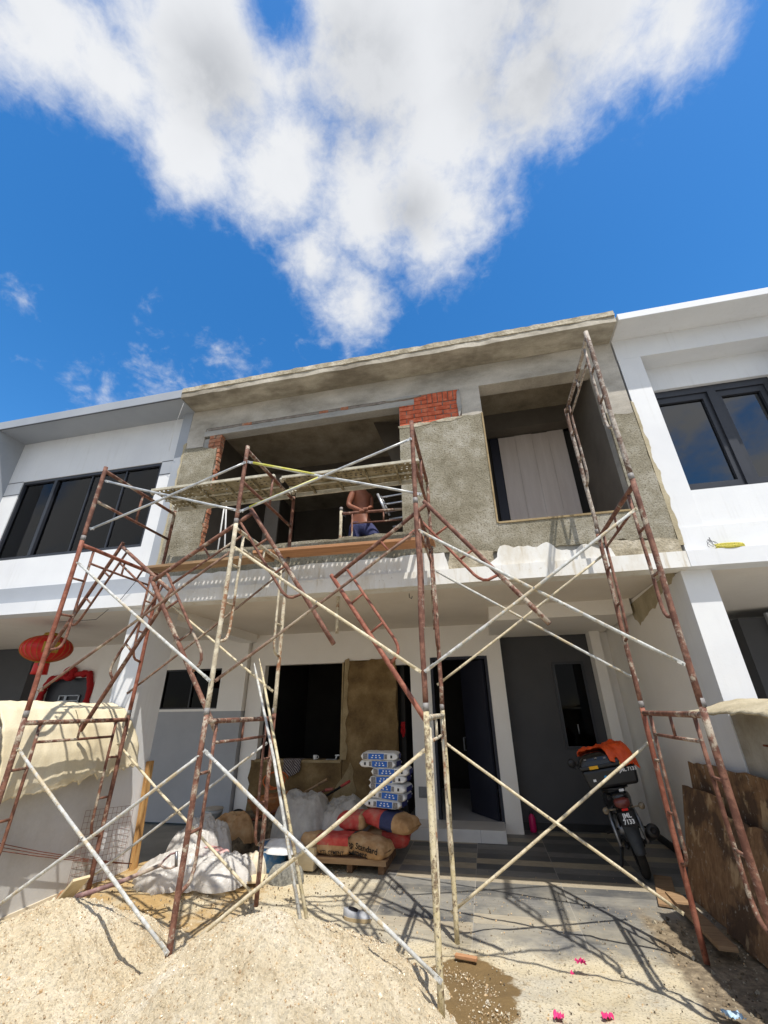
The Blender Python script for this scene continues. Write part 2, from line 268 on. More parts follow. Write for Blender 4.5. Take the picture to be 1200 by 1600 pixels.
def m_drive():
    m, t, b = newmat('tiled_driveway_under_dirt'); p = t.pos(); X, Y, Z = t.xyz(p)
    # plank look tiles: rows along X, columns 0.6 m wide
    cx = t.math('DIVIDE', t.math('SUBTRACT', X, .13), .9); row = t.math('DIVIDE', Y, .2)
    ci = t.math('FLOOR', cx); ri = t.math('FLOOR', row)
    cb = t.new('ShaderNodeCombineXYZ'); t.link(ci, cb.inputs[0]); t.link(ri, cb.inputs[1])
    wn = t.new('ShaderNodeTexWhiteNoise', noise_dimensions='2D'); t.link(cb.outputs[0], wn.inputs['Vector'])
    tile = t.ramp(wn.outputs['Value'], [(0, srgb(96, 97, 98)), (.22, srgb(132, 131, 128)), (.45, srgb(114, 114, 114)), (.62, srgb(180, 168, 146)), (.8, srgb(122, 122, 120)), (.9, srgb(168, 160, 142))], 'CONSTANT')
    grain = t.noise(t.scalev(p, (1.5, 9, 1)), 5, 7, .7)
    tile = t.mix(.75, tile, t.ramp(grain, [(.3, g(.35)), (.7, g(1.0))]), 'MULTIPLY')
    def edge(v, w): return t.math('LESS_THAN', t.math('ABSOLUTE', t.math('SUBTRACT', t.math('FRACT', v), .5)), .5 - w)
    inn = edge(cx, .004)
    tile = t.mix(inn, srgb(150, 146, 138), tile)
    n = t.noise(p, 2.4, 8, .66); n2 = t.noise(p, 70, 5, .7); n3 = t.noise(p, 14, 6, .7)
    ye = t.math('ADD', Y, t.math('MULTIPLY', t.math('SUBTRACT', n, .5), 1.3))
    dust = t.mix(t.math('MULTIPLY', t.math('MULTIPLY', t.val(t.noise(p, 2.1, 7, .65), .36, .62), t.val(ye, 3.3, 1.4)), .62), tile, srgb(170, 163, 146))
    # dirt and spilt sand over the tiles towards the street
    xl = t.val(t.math('ADD', X, t.math('MULTIPLY', t.math('SUBTRACT', n, .5), 1.2)), 2.9, 2.3)
    dm = t.math('MAXIMUM', t.val(ye, 1.42, .92), t.math('MULTIPLY', xl, t.val(ye, 3.2, 2.6)))
    dirt = t.ramp(t.noise(p, 1.3, 6, .62), [(.34, srgb(198, 182, 146)), (.5, srgb(206, 194, 166)), (.68, srgb(190, 184, 168))])
    dirt = t.mix(t.math('MULTIPLY', t.val(n3, .55, .68), .55), dirt, srgb(164, 134, 84))
    dirt = t.mix(t.math('MULTIPLY', t.val(n2, .55, .62), .75), dirt, srgb(104, 92, 74))
    dirt = t.mix(t.math('MULTIPLY', t.val(n2, .42, .34), .5), dirt, srgb(228, 220, 200))
    och = t.math('MULTIPLY', t.val(t.math('ADD', X, t.math('MULTIPLY', t.math('SUBTRACT', n3, .5), 1.0)), 1.75, 1.25), t.val(t.math('ADD', Y, t.math('MULTIPLY', t.math('SUBTRACT', n3, .5), 1.2)), .55, .95))
    dirt = t.mix(t.math('MULTIPLY', och, t.val(n, .34, .56)), dirt, t.mix(n3, srgb(146, 114, 66), srgb(204, 174, 122)))
    # damp patch beside the standard
    dx = t.math('SUBTRACT', X, 3.72); dy = t.math('SUBTRACT', Y, .45)
    rr = t.math('SQRT', t.math('ADD', t.math('MULTIPLY', t.math('MULTIPLY', dx, dx), 4.6), t.math('MULTIPLY', t.math('MULTIPLY', dy, dy), 1.6)))
    wet = t.val(t.math('ADD', rr, t.math('MULTIPLY', t.math('SUBTRACT', t.noise(p, 6, 6, .65), .5), .55)), .74, .66)
    # brownish soil by the plywood, canvas shadow partly painted into its colour
    shadow_soil = t.math('MULTIPLY', t.val(t.math('ADD', X, t.math('MULTIPLY', t.math('SUBTRACT', n, .5), .35)), 5.12, 5.22), t.val(ye, 2.2, 1.8))
    c = t.mix(dm, dust, dirt)
    c = t.mix(wet, c, t.mix(n3, srgb(104, 82, 48), srgb(136, 112, 72)))
    c = t.mix(shadow_soil, c, t.ramp(n3, [(.35, srgb(96, 84, 68)), (.55, srgb(138, 124, 102)), (.7, srgb(172, 156, 130))]))
    t.link(c, b.inputs['Base Color'])
    r = t.math('ADD', t.math('MULTIPLY', dm, .35), .55); t.link(r, b.inputs['Roughness'])
    hb = t.math('MULTIPLY', t.math('ADD', n2, t.math('MULTIPLY', n3, 1.2)), t.math('ADD', t.math('MULTIPLY', dm, .9), .1))
    t.link(t.bump(hb, .9, .012), b.inputs['Normal']); return m
M['drive'] = m_drive()
def m_glass(name, tint, gl=.9, ior=1.5):
    m, t, b = newmat(name); t.n.remove(b); out = t.n['Material Output']
    tr = t.new('ShaderNodeBsdfTransparent'); tr.inputs[0].default_value = tint
    gs = t.new('ShaderNodeBsdfGlossy'); gs.inputs['Color'].default_value = g(gl); gs.inputs['Roughness'].default_value = .01
    fr = t.new('ShaderNodeFresnel'); fr.inputs['IOR'].default_value = ior
    mx = t.new('ShaderNodeMixShader'); t.link(fr.outputs[0], mx.inputs[0]); t.link(tr.outputs[0], mx.inputs[1]); t.link(gs.outputs[0], mx.inputs[2])
    t.link(mx.outputs[0], out.inputs['Surface']); return m
M['glass'] = m_glass('tinted_window_glass', (.55, .58, .70, 1), .6, 1.5)
M['glass2'] = m_glass('dark_window_glass', (.05, .05, .06, 1), .9, 1.95)
M['glass3'] = m_glass('shaded_clear_glass', (.08, .08, .09, 1), .35, 1.35)

# ------------------------------------------------------------------ mesh building
class MB:
    def __init__(s): s.v = []; s.f = []; s.mi = []
    def add(s, vs, fs, m=0):
        o = len(s.v); s.v += [V(x) for x in vs]; s.f += [tuple(i + o for i in f) for f in fs]; s.mi += [m] * len(fs); return s
    def box(s, x0, x1, y0, y1, z0, z1, m=0):
        vs = [(x, y, z) for z in (z0, z1) for y in (y0, y1) for x in (x0, x1)]
        return s.add(vs, [(0, 2, 3, 1), (4, 5, 7, 6), (0, 1, 5, 4), (2, 6, 7, 3), (0, 4, 6, 2), (1, 3, 7, 5)], m)
    def obox(s, c, ax, ay, az, m=0):
        c, ax, ay, az = V(c), V(ax), V(ay), V(az)
        vs = [c + ax * i + ay * j + az * k for k in (-1, 1) for j in (-1, 1) for i in (-1, 1)]
        return s.add(vs, [(0, 2, 3, 1), (4, 5, 7, 6), (0, 1, 5, 4), (2, 6, 7, 3), (0, 4, 6, 2), (1, 3, 7, 5)], m)
    def tube(s, pts, r, n=10, m=0, cap=True):
        pts = [V(p) for p in pts]; k = len(pts); rs = r if isinstance(r, (list, tuple)) else [r] * k
        vs = []; up = None
        for i, p in enumerate(pts):
            d = (pts[min(i + 1, k - 1)] - pts[max(i - 1, 0)]).normalized()
            if up is None: up = d.orthogonal().normalized()
            up = (up - d * up.dot(d)).normalized(); w = d.cross(up)
            for j in range(n):
                a = 2 * PI * j / n; vs.append(p + (up * math.cos(a) + w * math.sin(a)) * rs[i])
        fs = [(i * n + j, i * n + (j + 1) % n, (i + 1) * n + (j + 1) % n, (i + 1) * n + j) for i in range(k - 1) for j in range(n)]
        if cap: fs += [tuple(range(n - 1, -1, -1)), tuple((k - 1) * n + j for j in range(n))]
        return s.add(vs, fs, m)
    def prismY(s, poly, y0, y1, m=0):          # polygon (x, z) extruded from y0 (front) to y1
        n = len(poly); vs = [(x, y0, z) for x, z in poly] + [(x, y1, z) for x, z in poly]
        fs = [tuple(range(n)), tuple(range(2 * n - 1, n - 1, -1))] + [(i, i + n, (i + 1) % n + n, (i + 1) % n) for i in range(n)]
        return s.add(vs, fs, m)
    def lathe(s, prof, c, axis=(0, 0, 1), n=24, m=0):
        ax = V(axis).normalized(); e1 = ax.orthogonal().normalized(); e2 = ax.cross(e1); c = V(c); k = len(prof)
        vs = [c + ax * h + (e1 * math.cos(2 * PI * j / n) + e2 * math.sin(2 * PI * j / n)) * r for r, h in prof for j in range(n)]
        fs = [(i * n + j, i * n + (j + 1) % n, (i + 1) * n + (j + 1) % n, (i + 1) * n + j) for i in range(k - 1) for j in range(n)]
        return s.add(vs, fs, m)
    def grid(s, fn, nu, nv, m=0, closeu=False):
        vs = [fn(i / nu, j / nv) for j in range(nv + 1) for i in range(nu + 1)]
        fs = [(j * (nu + 1) + i, j * (nu + 1) + i + 1, (j + 1) * (nu + 1) + i + 1, (j + 1) * (nu + 1) + i) for j in range(nv) for i in range(nu)]
        return s.add(vs, fs, m)
    def build(s, name, mats, parent=None, smooth=False, bevel=0, label=None, cat=None, group=None, kind=None, origin=None, subsurf=0, solid=0):
        me = D.meshes.new(name)
        if not isinstance(mats, (list, tuple)): mats = [mats]
        if parent is not None: org = parent.get('_o'); org = V(org) if org is not None else V()
        elif origin is not None: org = V(origin)
        elif s.v:
            xs = [v.x for v in s.v]; ys = [v.y for v in s.v]; zs = [v.z for v in s.v]
            org = V(((min(xs) + max(xs)) / 2, (min(ys) + max(ys)) / 2, min(zs)))
        me.from_pydata([v - org for v in s.v], [], s.f)
        for m in mats: me.materials.append(M[m] if isinstance(m, str) else m)
        me.polygons.foreach_set('material_index', s.mi)
        if smooth: me.polygons.foreach_set('use_smooth', [True] * len(me.polygons))
        bm = bmesh.new(); bm.from_mesh(me); bmesh.ops.recalc_face_normals(bm, faces=bm.faces); bm.to_mesh(me); bm.free()
        o = D.objects.new(name, me); COL.objects.link(o)
        if parent is not None:
            o.parent = parent; o['_o'] = tuple(org)
        else: o.location = org; o['_o'] = tuple(org)
        if bevel:
            b = o.modifiers.new('bevel', 'BEVEL'); b.width = bevel; b.segments = 2; b.limit_method = 'ANGLE'; b.angle_limit = rad(40)
        if solid:
            b = o.modifiers.new('thickness', 'SOLIDIFY'); b.thickness = solid
        if subsurf:
            b = o.modifiers.new('smooth', 'SUBSURF'); b.levels = subsurf; b.render_levels = subsurf
        tag(o, label, cat, group, kind); return o
def tag(o, label=None, cat=None, group=None, kind=None):
    if label: o['label'] = label
    if cat: o['category'] = cat
    if group: o['group'] = group
    if kind: o['kind'] = kind
def thing(name, label, cat, loc, group=None):
    o = D.objects.new(name, None); COL.objects.link(o); o.location = loc; o['_o'] = tuple(V(loc)); o.empty_display_size = .1
    tag(o, label, cat, group); return o
def text(body, parent, pos, right, up, size, mt, name='lettering', bold=0, align='CENTER'):
    """flat printed letters laid 1.5 mm off a surface; returns a mesh child"""
    c = D.curves.new(name, 'FONT'); c.body = body; c.size = size; c.align_x = align; c.align_y = 'CENTER'; c.extrude = .0008; c.offset = bold; c.resolution_u = 2
    tmp = D.objects.new('tmp_text', c); COL.objects.link(tmp)
    me = D.meshes.new_from_object(tmp.evaluated_get(bpy.context.evaluated_depsgraph_get())); D.objects.remove(tmp); D.curves.remove(c)
    r = V(right).normalized(); u = V(up); u = (u - r * u.dot(r)).normalized(); w = r.cross(u); org = V(parent['_o'])
    me.transform(Matrix(((r.x, u.x, w.x, pos[0] - org.x), (r.y, u.y, w.y, pos[1] - org.y), (r.z, u.z, w.z, pos[2] - org.z), (0, 0, 0, 1))))
    me.materials.clear(); me.materials.append(M[mt]); me.name = name
    o = D.objects.new(name, me); COL.objects.link(o); o.parent = parent; o['_o'] = tuple(org); return o
def fb(x, y, z=0, sc=1, oct=4): return mnoise.fractal(V((x, y, z)) * sc, 1.0, 2.0, oct)
def jag(p, q, n, amp, seed=0):
    """points from p to q (q excluded) with a broken, ragged offset"""
    out = []; d = (q[0] - p[0], q[1] - p[1]); L = math.hypot(*d) or 1; nx, nz = -d[1] / L, d[0] / L
    for i in range(n):
        t = i / n; k = amp * (fb(p[0] + d[0] * t, p[1] + d[1] * t, seed, 5, 3)) * (0 if i == 0 else 1)
        out.append((p[0] + d[0] * t + nx * k, p[1] + d[1] * t + nz * k))
    return out
def sm(a, b, x):
    t = max(0, min(1, (x - a) / (b - a))); return t * t * (3 - 2 * t)

# ------------------------------------------------------------------ ground
def zg(x, y):
    z = .11 * sm(1.1, 0, y) + .06 * sm(1.2, .2, x) * sm(3.2, 2.2, y)
    return z
def fn(u, v):
    x = -.28 + 6.54 * u; y = -4.2 + 9.1 * v; dm = sm(1.9, 1.2, y + .5 * fb(x, y, 3, .9)) if x > 2.4 else sm(3.2, 2.4, y)
    return V((x, y, zg(x, y) + dm * (.018 * fb(x, y, 0, 4) + .006 * fb(x, y, 5, 18))))
MB().grid(fn, 150, 210).build('driveway', 'drive', smooth=True, kind='structure', origin=(3, 1, 0))
mg, tg, bg = newmat('street_ground'); pg = tg.pos()
tg.link(tg.ramp(tg.noise(pg, .7, 7, .6), [(.35, srgb(120, 116, 108)), (.65, srgb(158, 152, 140))]), bg.inputs['Base Color']); bg.inputs['Roughness'].default_value = .95
def fn(u, v): return V((-600 + 1200 * u, -600 + 1200 * v, -.06))
MB().grid(fn, 2, 2).build('ground', mg, kind='structure', origin=(0, 0, -.06))

# ------------------------------------------------------------------ unfinished house in the middle
H = thing('terrace_house', 'unfinished house with bare concrete, exposed bricks and empty openings behind the scaffold', 'house', (3.0, 1.5, 0))
XL, XR = -.32, 6.285
def part(name, mb, m, parent=H, **k): return mb.build(name, m, parent, **k)
# cornice and roof slab, with a lumpy cast edge
def edgebox(x0, x1, y0, y1, z0, z1, n, amp, seed):
    b = MB(); loop = lambda x: [(x, y0 + amp * fb(x, 1, seed, 3), z0 + amp * .6 * fb(x, 2, seed, 3)), (x, y1, z0), (x, y1, z1), (x, y0 + amp * fb(x, 3, seed, 5) + .006, z1 + amp * 1.6 * fb(x, 4, seed, 4))]
    vs = []
    for i in range(n + 1): vs += loop(x0 + (x1 - x0) * i / n)
    fs = [(i * 4 + j, i * 4 + (j + 1) % 4, i * 4 + 4 + (j + 1) % 4, i * 4 + 4 + j) for i in range(n) for j in range(4)] + [(3, 2, 1, 0), tuple(n * 4 + j for j in range(4))]
    return b.add(vs, fs)
part('cornice', edgebox(XL + .03, XR - .01, 1.12, 1.5, 6.35, 6.46, 90, .012, 1), 'soffconc')
part('mortar_topping', edgebox(XL + .025, XR - .012, 1.112, 1.6, 6.452, 6.545, 160, .010, 2), 'mortar')
part('roof_slab', MB().box(XL + .03, XR - .01, 1.502, 8, 6.352, 6.5), 'conc')
part('beam', edgebox(XL, XR, 1.5, 1.74, 5.955, 6.356, 80, .006, 5), 'concpale')
# brick backing walls with real openings
bw = MB()
bw.box(XL, .305, 1.512, 1.56, 3.2, 5.75).box(.0, 3.47, 1.512, 1.64, 5.9, 5.957).box(3.235, 4.14, 1.52, 1.66, 3.2, 5.957)
bw.box(.31, 3.235, 1.512, 1.66, 3.2, 3.755).box(4.14, 4.42, 1.52, 1.66, 3.2, 5.44).box(4.42, 5.965, 1.512, 1.66, 3.2, 3.75).box(5.965, XR, 1.512, 1.66, 3.2, 5.957)
part('brick_wall', bw, 'lintelc')
part('lintel', edgebox(-.01, 3.47, 1.488, 1.65, 5.79, 5.895, 50, .006, 7), 'lintelc')
for q_ in (edgebox(4.14, 4.422, 1.492, 1.67, 5.43, 5.956, 6, .004, 8), MB().box(XL, .0, 1.496, 1.67, 5.6, 5.956), MB().box(5.962, XR, 1.496, 1.67, 5.1, 5.956)): part('concrete_post', q_, 'concpale')
# bricks left uncovered: courses with real joints
br = MB(); brs = [br]
def bricks(x0, x1, z0, z1, yf, course=.076, bl=.225, soldier=None):
    z = z0; k = 0
    while z < z1 - .01:
        zz = min(z + course - .011, z1); x = x0 - (bl / 2 if k % 2 else 0)
        while x < x1 - .01:
            a, b = max(x, x0) + .004, min(x + bl - .011, x1)
            if b - a > .02:
                d = random.uniform(-.006, .006); br.box(a, b, yf + d, 1.6, z + random.uniform(-.002, .002), zz)
            x += bl
        z += course; k += 1
bricks(3.24, 3.66, 5.40, 5.945, 1.497); bricks(3.66, 4.13, 5.40, 5.76, 1.497)
for i in range(6): x = 3.67 + i * .076; br.box(x, x + .065, 1.494 + random.uniform(-.005, .005), 1.6, 5.775, 5.945)
br = MB(); brs.append(br); bricks(.10, .318, 5.50, 5.79, 1.493)
for k in range(23): w_ = random.uniform(.0, .025); br.box(.302 - w_, .322 + random.uniform(-.012, .01), 1.487 + random.uniform(-.004, .006), 1.57 + random.uniform(-.02, .01), 3.768 + k * .076, 3.768 + k * .076 + .064)
br = MB(); brs.append(br)
x = .05
while x < 3.4:
    w = random.uniform(.1, .24)
    if random.random() < .55 and fb(x, 0, 5, 1.5) > -.25: br.box(x, x + w - .012, 1.482 + random.uniform(0, .01), 1.6, 5.897, 5.945 + random.uniform(-.014, .012))
    x += w
br.box(.04, 3.44, 1.4895, 1.5, 5.899, 5.94, 1)
for q_, m_ in zip(brs, ('brick', 'brickorange', ['brickorange', 'joint'])): part('exposed_brick', q_, m_, bevel=.004)
for q_ in (MB().box(3.238, 4.135, 1.509, 1.519, 5.38, 5.953), MB().box(.1, .312, 1.505, 1.511, 5.48, 5.80)): part('brick_joint', q_, 'joint')
# coarse render coats, ragged where they stop
rc = MB()
def slab(poly, y0=1.478, y1=1.511): rc.prismY(poly, y0, y1)
slab(jag((-.315, 3.4), (.295, 3.4), 12, .03, 1) + jag((.295, 3.4), (.275, 5.53), 40, .03, 2) + jag((.275, 5.53), (-.315, 5.6), 12, .05, 3) + jag((-.315, 5.6), (-.315, 3.4), 40, .02, 4))
slab(jag((3.24, 3.43), (4.0, 3.44), 14, .04, 5) + jag((4.0, 3.44), (4.418, 3.40), 8, .04, 12) + [(4.418, 3.40), (4.418, 5.45)] + jag((4.418, 5.45), (3.24, 5.41), 24, .05, 6) + [(3.24, 5.41)])
slab(jag((.288, 3.41), (3.238, 3.42), 40, .03, 7) + [(3.238, 3.42), (3.238, 3.765)] + jag((3.238, 3.765), (.288, 3.765), 40, .02, 8) + [(.288, 3.765)])
slab(jag((4.42, 3.41), (5.99, 3.40), 26, .05, 9) + [(5.99, 3.40), (5.99, 3.76), (4.42, 3.76)])
slab(jag((5.992, 3.24), (6.28, 3.22), 6, .0, 10) + jag((6.28, 3.22), (6.28, 5.12), 30, .012, 13) + jag((6.28, 5.12), (5.962, 5.16), 8, .05, 11) + [(5.962, 5.16), (5.962, 3.76), (5.992, 3.76)])
part('render_coat', rc, 'render')
part('reveal_edge', MB().box(4.405, 4.426, 1.466, 1.5, 3.765, 5.45).box(4.426, 5.97, 1.466, 1.66, 3.752, 3.775), 'cementedge')
# old white band on the slab edge and mortar patches
part('painted_band', MB().prismY([(-.3, 3.2), (3.78, 3.2)] + jag((3.78, 3.2), (3.74, 3.43), 5, .05, 20) + jag((3.74, 3.43), (-.3, 3.42), 40, .03, 21), 1.452, 1.512)
     .prismY([(4.28, 3.2), (5.62, 3.2)] + jag((5.62, 3.2), (5.55, 3.33), 5, .04, 25) + jag((5.55, 3.33), (4.4, 3.45), 22, .09, 22) + jag((4.4, 3.45), (4.28, 3.2), 6, .06, 23), 1.452, 1.512), 'whitepatchy')
MPs = (MB().prismY([(3.76, 3.2), (4.3, 3.2)] + jag((4.3, 3.2), (4.32, 3.4), 5, .03, 26) + jag((4.32, 3.4), (3.76, 3.46), 10, .05, 27), 1.46, 1.51),
     MB().prismY([(5.58, 3.2), (6.28, 3.2)] + jag((6.28, 3.2), (6.28, 3.36), 5, .01, 28) + jag((6.28, 3.36), (5.5, 3.42), 14, .05, 29), 1.46, 1.51))
for q_ in MPs: part('mortar_patch', q_, 'mortar')
part('cement_smear', MB().add([(6.236, y, z) for y, z in jag((1.7, 3.02), (3.1, 2.72), 20, .06, 71) + jag((3.1, 2.72), (3.4, 3.08), 8, .05, 72) + [(1.7, 3.1)]], [tuple(range(29))]), 'canvas2', solid=.004)
part('slab_edge', MB().box(-.3, XR, 1.4, 1.62, 3.028, 3.203), 'whitepatchy')
part('floor_slab', MB().box(-.3, XR, 1.62, 8, 3.11, 3.3), 'soffit')
for k_, (x_, z_, w_, h_) in enumerate(((3.45, 5.40, .5, .07), (3.95, 5.42, .36, .06), (4.12, 5.7, .06, .5), (3.3, 5.93, .5, .05))):
    n_ = 14; pts_ = [(x_ + w_ / 2 * math.cos(a) * (1 + .35 * fb(math.cos(a), math.sin(a), k_, 2.5)), z_ + h_ / 2 * math.sin(a) * (1 + .5 * fb(math.cos(a), math.sin(a), k_ + 9, 2.5))) for a in [2 * PI * i / n_ for i in range(n_)]]
    part('mortar_smear', MB().prismY(pts_, 1.472, 1.51), 'lintelc' if k_ > 1 else 'mortar', bevel=.006)
# upstairs rooms (bare)
up = MB().box(XL, XL + .1, 1.66, 8, 3.3, 6.352).box(XR - .32, XR - .2, 1.66, 6, 3.3, 6.352).box(XL, XR - .32, 5.6, 5.75, 3.3, 6.352).box(4.3, 4.42, 1.66, 5.6, 3.3, 6.352).box(XR - .2, XR, 1.66, 8, 3.3, 6.352)
part('room_wall', up, 'interior')
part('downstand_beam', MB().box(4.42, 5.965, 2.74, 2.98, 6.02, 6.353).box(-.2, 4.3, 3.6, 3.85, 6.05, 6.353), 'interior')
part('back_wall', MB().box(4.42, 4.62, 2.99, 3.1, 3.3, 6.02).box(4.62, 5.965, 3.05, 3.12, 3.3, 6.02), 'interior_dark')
part('panel_board', MB().box(4.745, 5.02, 2.975, 3.0, 3.3, 6.0).box(5.023, 5.3, 2.975, 3.0, 3.3, 6.01).box(5.303, 5.56, 2.975, 3.0, 3.3, 6.0).box(5.563, 5.82, 2.975, 3.0, 3.3, 6.012), 'panelboard')
part('door_panel', MB().box(4.6, 4.735, 2.96, 2.985, 3.3, 6.0), 'navydoor')
part('shutter_board', MB().prismY([(2.62, 6.33), (3.2, 6.2), (3.22, 4.6), (3.0, 5.3)], 2.45, 2.5), 'interior')
# porch
pw = MB()
pw.box(-.43, -.1, 4.6, 4.75, 0, 3.112).box(-.1, 1.515, 4.6, 4.75, 2.53, 3.112).box(-.1, 1.515, 4.6, 4.75, 0, .93).box(1.515, 2.5, 4.6, 4.75, 2.56, 3.112)
pw.box(2.5, 2.77, 4.6, 4.75, 2.46, 3.112).box(2.77, 3.14, 4.6, 4.8, 0, 3.112).box(3.14, 4.15, 4.6, 4.75, 2.56, 3.112).box(4.15, 4.41, 4.6, 4.9, 0, 3.112)
part('porch_wall', pw, 'cream')
part('damp_render', MB().prismY([(1.525, .02), (2.5, .02)] + jag((2.5, .02), (2.5, 2.555), 26, .04, 31) + jag((2.5, 2.555), (1.6, 2.555), 10, .07, 32) + [(1.6, 2.555)] + jag((1.6, 2.555), (1.525, .95), 12, .03, 34), 4.572, 4.612)
     .prismY(jag((-.18, 0.02), (1.525, 0.02), 6, 0, 33) + [(1.525, .02), (1.525, .93)] + jag((1.525, .93), (-.18, .93), 14, .03, 35) + jag((-.18, .93), (-.18, .02), 10, .05, 36), 4.572, 4.612).box(1.52, 2.5, 4.613, 4.75, 0, 2.558), 'cementpatch')
part('render_edge', MB().prismY([(1.512, .95), (1.60, .95)] + jag((1.6, .95), (1.615, 2.6), 18, .05, 41) + jag((1.615, 2.6), (1.512, 2.57), 4, .03, 42), 4.555, 4.58).box(1.49, 1.517, 4.565, 4.78, .92, 2.535).box(-.1, 1.5, 4.555, 4.78, .9, .94)
     .prismY([(1.3, .3)] + jag((1.3, .3), (1.75, .36), 8, .06, 44) + jag((1.75, .36), (1.68, .92), 8, .06, 45) + jag((1.68, .92), (1.3, .3), 8, .1, 46), 4.562, 4.58), 'cementedge')
part('ceiling_beam', MB().box(4.235, 6.2, 3.15, 4.95, 2.9, 3.115), 'cream')
part('porch_beam', MB().box(-.62, -.3, 1.62, 4.5, 2.96, 3.115), 'cream')
part('recess_wall', MB().box(4.41, 5.92, 4.9, 5.05, 0, 2.9), 'darkgrey')
part('skirting', MB().box(4.415, 5.9, 4.888, 4.905, 0.002, .1), 'black')
part('recess_pillar', MB().box(5.92, 6.08, 4.62, 5.1, 0, 2.9), 'cream')
part('party_wall', MB().box(6.24, 6.3, 2.08, 5.1, 0, 3.1).box(6.08, 6.24, 4.78, 5.1, 0, 2.9), 'cream')
part('wall_skirting', MB().box(6.225, 6.243, 3.2, 4.8, .002, .1), 'black')
wn = part('porch_window', MB().box(5.26, 5.30, 4.875, 4.93, 1.1, 2.44).box(5.74, 5.78, 4.875, 4.93, 1.1, 2.44).box(5.30, 5.74, 4.875, 4.93, 2.4, 2.44).box(5.30, 5.74, 4.875, 4.93, 1.1, 1.14), 'alframe')
part('pane', MB().box(5.3, 5.74, 4.893, 4.897, 1.14, 2.4), 'glass3', wn)
part('window_handle', MB().tube([(5.5, 4.878, 1.32), (5.5, 4.86, 1.36), (5.5, 4.86, 1.46)], .009), 'steel', wn)
# dark rooms behind the porch
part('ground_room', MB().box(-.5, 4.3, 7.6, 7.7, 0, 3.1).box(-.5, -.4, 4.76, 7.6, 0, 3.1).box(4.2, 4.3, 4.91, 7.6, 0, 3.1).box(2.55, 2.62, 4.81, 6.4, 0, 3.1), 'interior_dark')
part('room_floor', MB().box(-.4, 4.2, 4.76, 7.6, .06, .13).box(2.77, 4.15, 4.62, 4.76, .06, .131), 'lowgrey')
st = part('door_step', MB().box(2.77, 4.14, 4.06, 4.598, -.02, .148), 'steptile', bevel=.004)
part('tile_joint', MB().box(3.38, 3.386, 4.0575, 4.07, 0, .148).box(3.78, 3.786, 4.0575, 4.07, 0, .148), 'lowgrey', st)
part('door_frame', MB().box(3.14, 3.185, 4.592, 4.76, .13, 2.56).box(4.105, 4.152, 4.592, 4.76, .13, 2.56).box(3.185, 4.105, 4.592, 4.76, 2.515, 2.562), 'navydoor')
dl = part('door', MB().obox((3.86, 4.98, 1.32), (-.21, .30, 0), (.018, .0126, 0), (0, 0, 1.18)), 'navydoor')
part('handle', MB().tube([(3.63, 5.20, 1.05), (3.60, 5.17, 1.05), (3.60, 5.17, 1.25), (3.63, 5.20, 1.25)], .011), 'steel', dl)
part('meter_plate', MB().box(2.84, 2.97, 4.585, 4.6, .43, .58), 'elec')
part('ceiling_hook', MB().tube([(3.2, 2.05, 3.12), (3.2, 2.05, 3.06), (3.23, 2.05, 3.04), (3.24, 2.05, 3.07)], .006), 'darkwire')

# ------------------------------------------------------------------ left house
L = thing('terrace_house', 'white house with light grey cornice and wide dark window, left of the bare one', 'house', (-2.5, 1.5, 0))
def lp(name, mb, m, parent=L, **k): return mb.build(name, m, parent, **k)
lp('cornice', MB().box(-4.2, -.3, 1.12, 8, 6.352, 6.53), 'greypaint', bevel=.006)
lp('cornice_edge_strip', MB().box(-4.2, -.3, 1.115, 1.13, 6.342, 6.36), 'darkgrey')
lp('fin_wall', MB().box(-4.18, -4.0, 1.13, 1.9, 3.49, 6.351), 'greypaint')
lp('pilaster', MB().box(-.5, -.325, 1.5, 1.75, 3.205, 6.351), 'greypaint')
lp('wall', MB().box(-4.0, -3.66, 1.6, 1.75, 3.49, 6.351).box(-.8, -.5, 1.6, 1.75, 3.49, 6.351).box(-3.66, -.8, 1.6, 1.75, 5.49, 6.351).box(-3.66, -.8, 1.6, 1.75, 3.49, 3.99).box(-7.2, -4.18, 1.62, 1.75, 3.2, 3.9), 'white')
lp('groove_shade', MB().box(-.8, -.5, 1.597, 1.61, 5.488, 5.5).box(-.8, -.5, 1.597, 1.61, 5.235, 5.247).box(-4.0, -3.66, 1.597, 1.61, 5.488, 5.5).box(-4.0, -3.66, 1.597, 1.61, 5.235, 5.247), 'darkgrey')  # dark strips standing proud; the grooves' shade is put into their colour
lp('grey_band', MB().box(-16, -.5, 1.57, 1.75, 3.205, 3.488), 'greypaint')
lp('slab_edge', MB().box(-16, -.302, 1.4, 1.62, 3.03, 3.203), 'white')
lp('floor_slab', MB().box(-16, -.302, 1.62, 8, 3.06, 3.2), 'soffit')
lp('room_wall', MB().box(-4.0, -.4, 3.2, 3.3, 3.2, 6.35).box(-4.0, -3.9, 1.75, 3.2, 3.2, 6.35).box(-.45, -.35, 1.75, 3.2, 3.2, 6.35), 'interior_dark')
w = lp('window', MB().box(-3.66, -3.62, 1.615, 1.7, 3.99, 5.49).box(-.84, -.8, 1.615, 1.7, 3.99, 5.49).box(-3.62, -.84, 1.615, 1.7, 5.44, 5.49).box(-3.62, -.84, 1.615, 1.7, 3.99, 4.04)
       .box(-2.96, -2.90, 1.61, 1.7, 4.04, 5.44).box(-2.195, -2.175, 1.635, 1.7, 4.04, 5.44).box(-1.51, -1.485, 1.635, 1.7, 4.04, 5.44), 'alframe')
for a, b in ((-3.62, -2.96), (-2.9, -2.195), (-2.175, -1.51), (-1.485, -.84)): lp('pane', MB().box(a, b, 1.655, 1.66, 4.04, 5.44), 'glass', w)
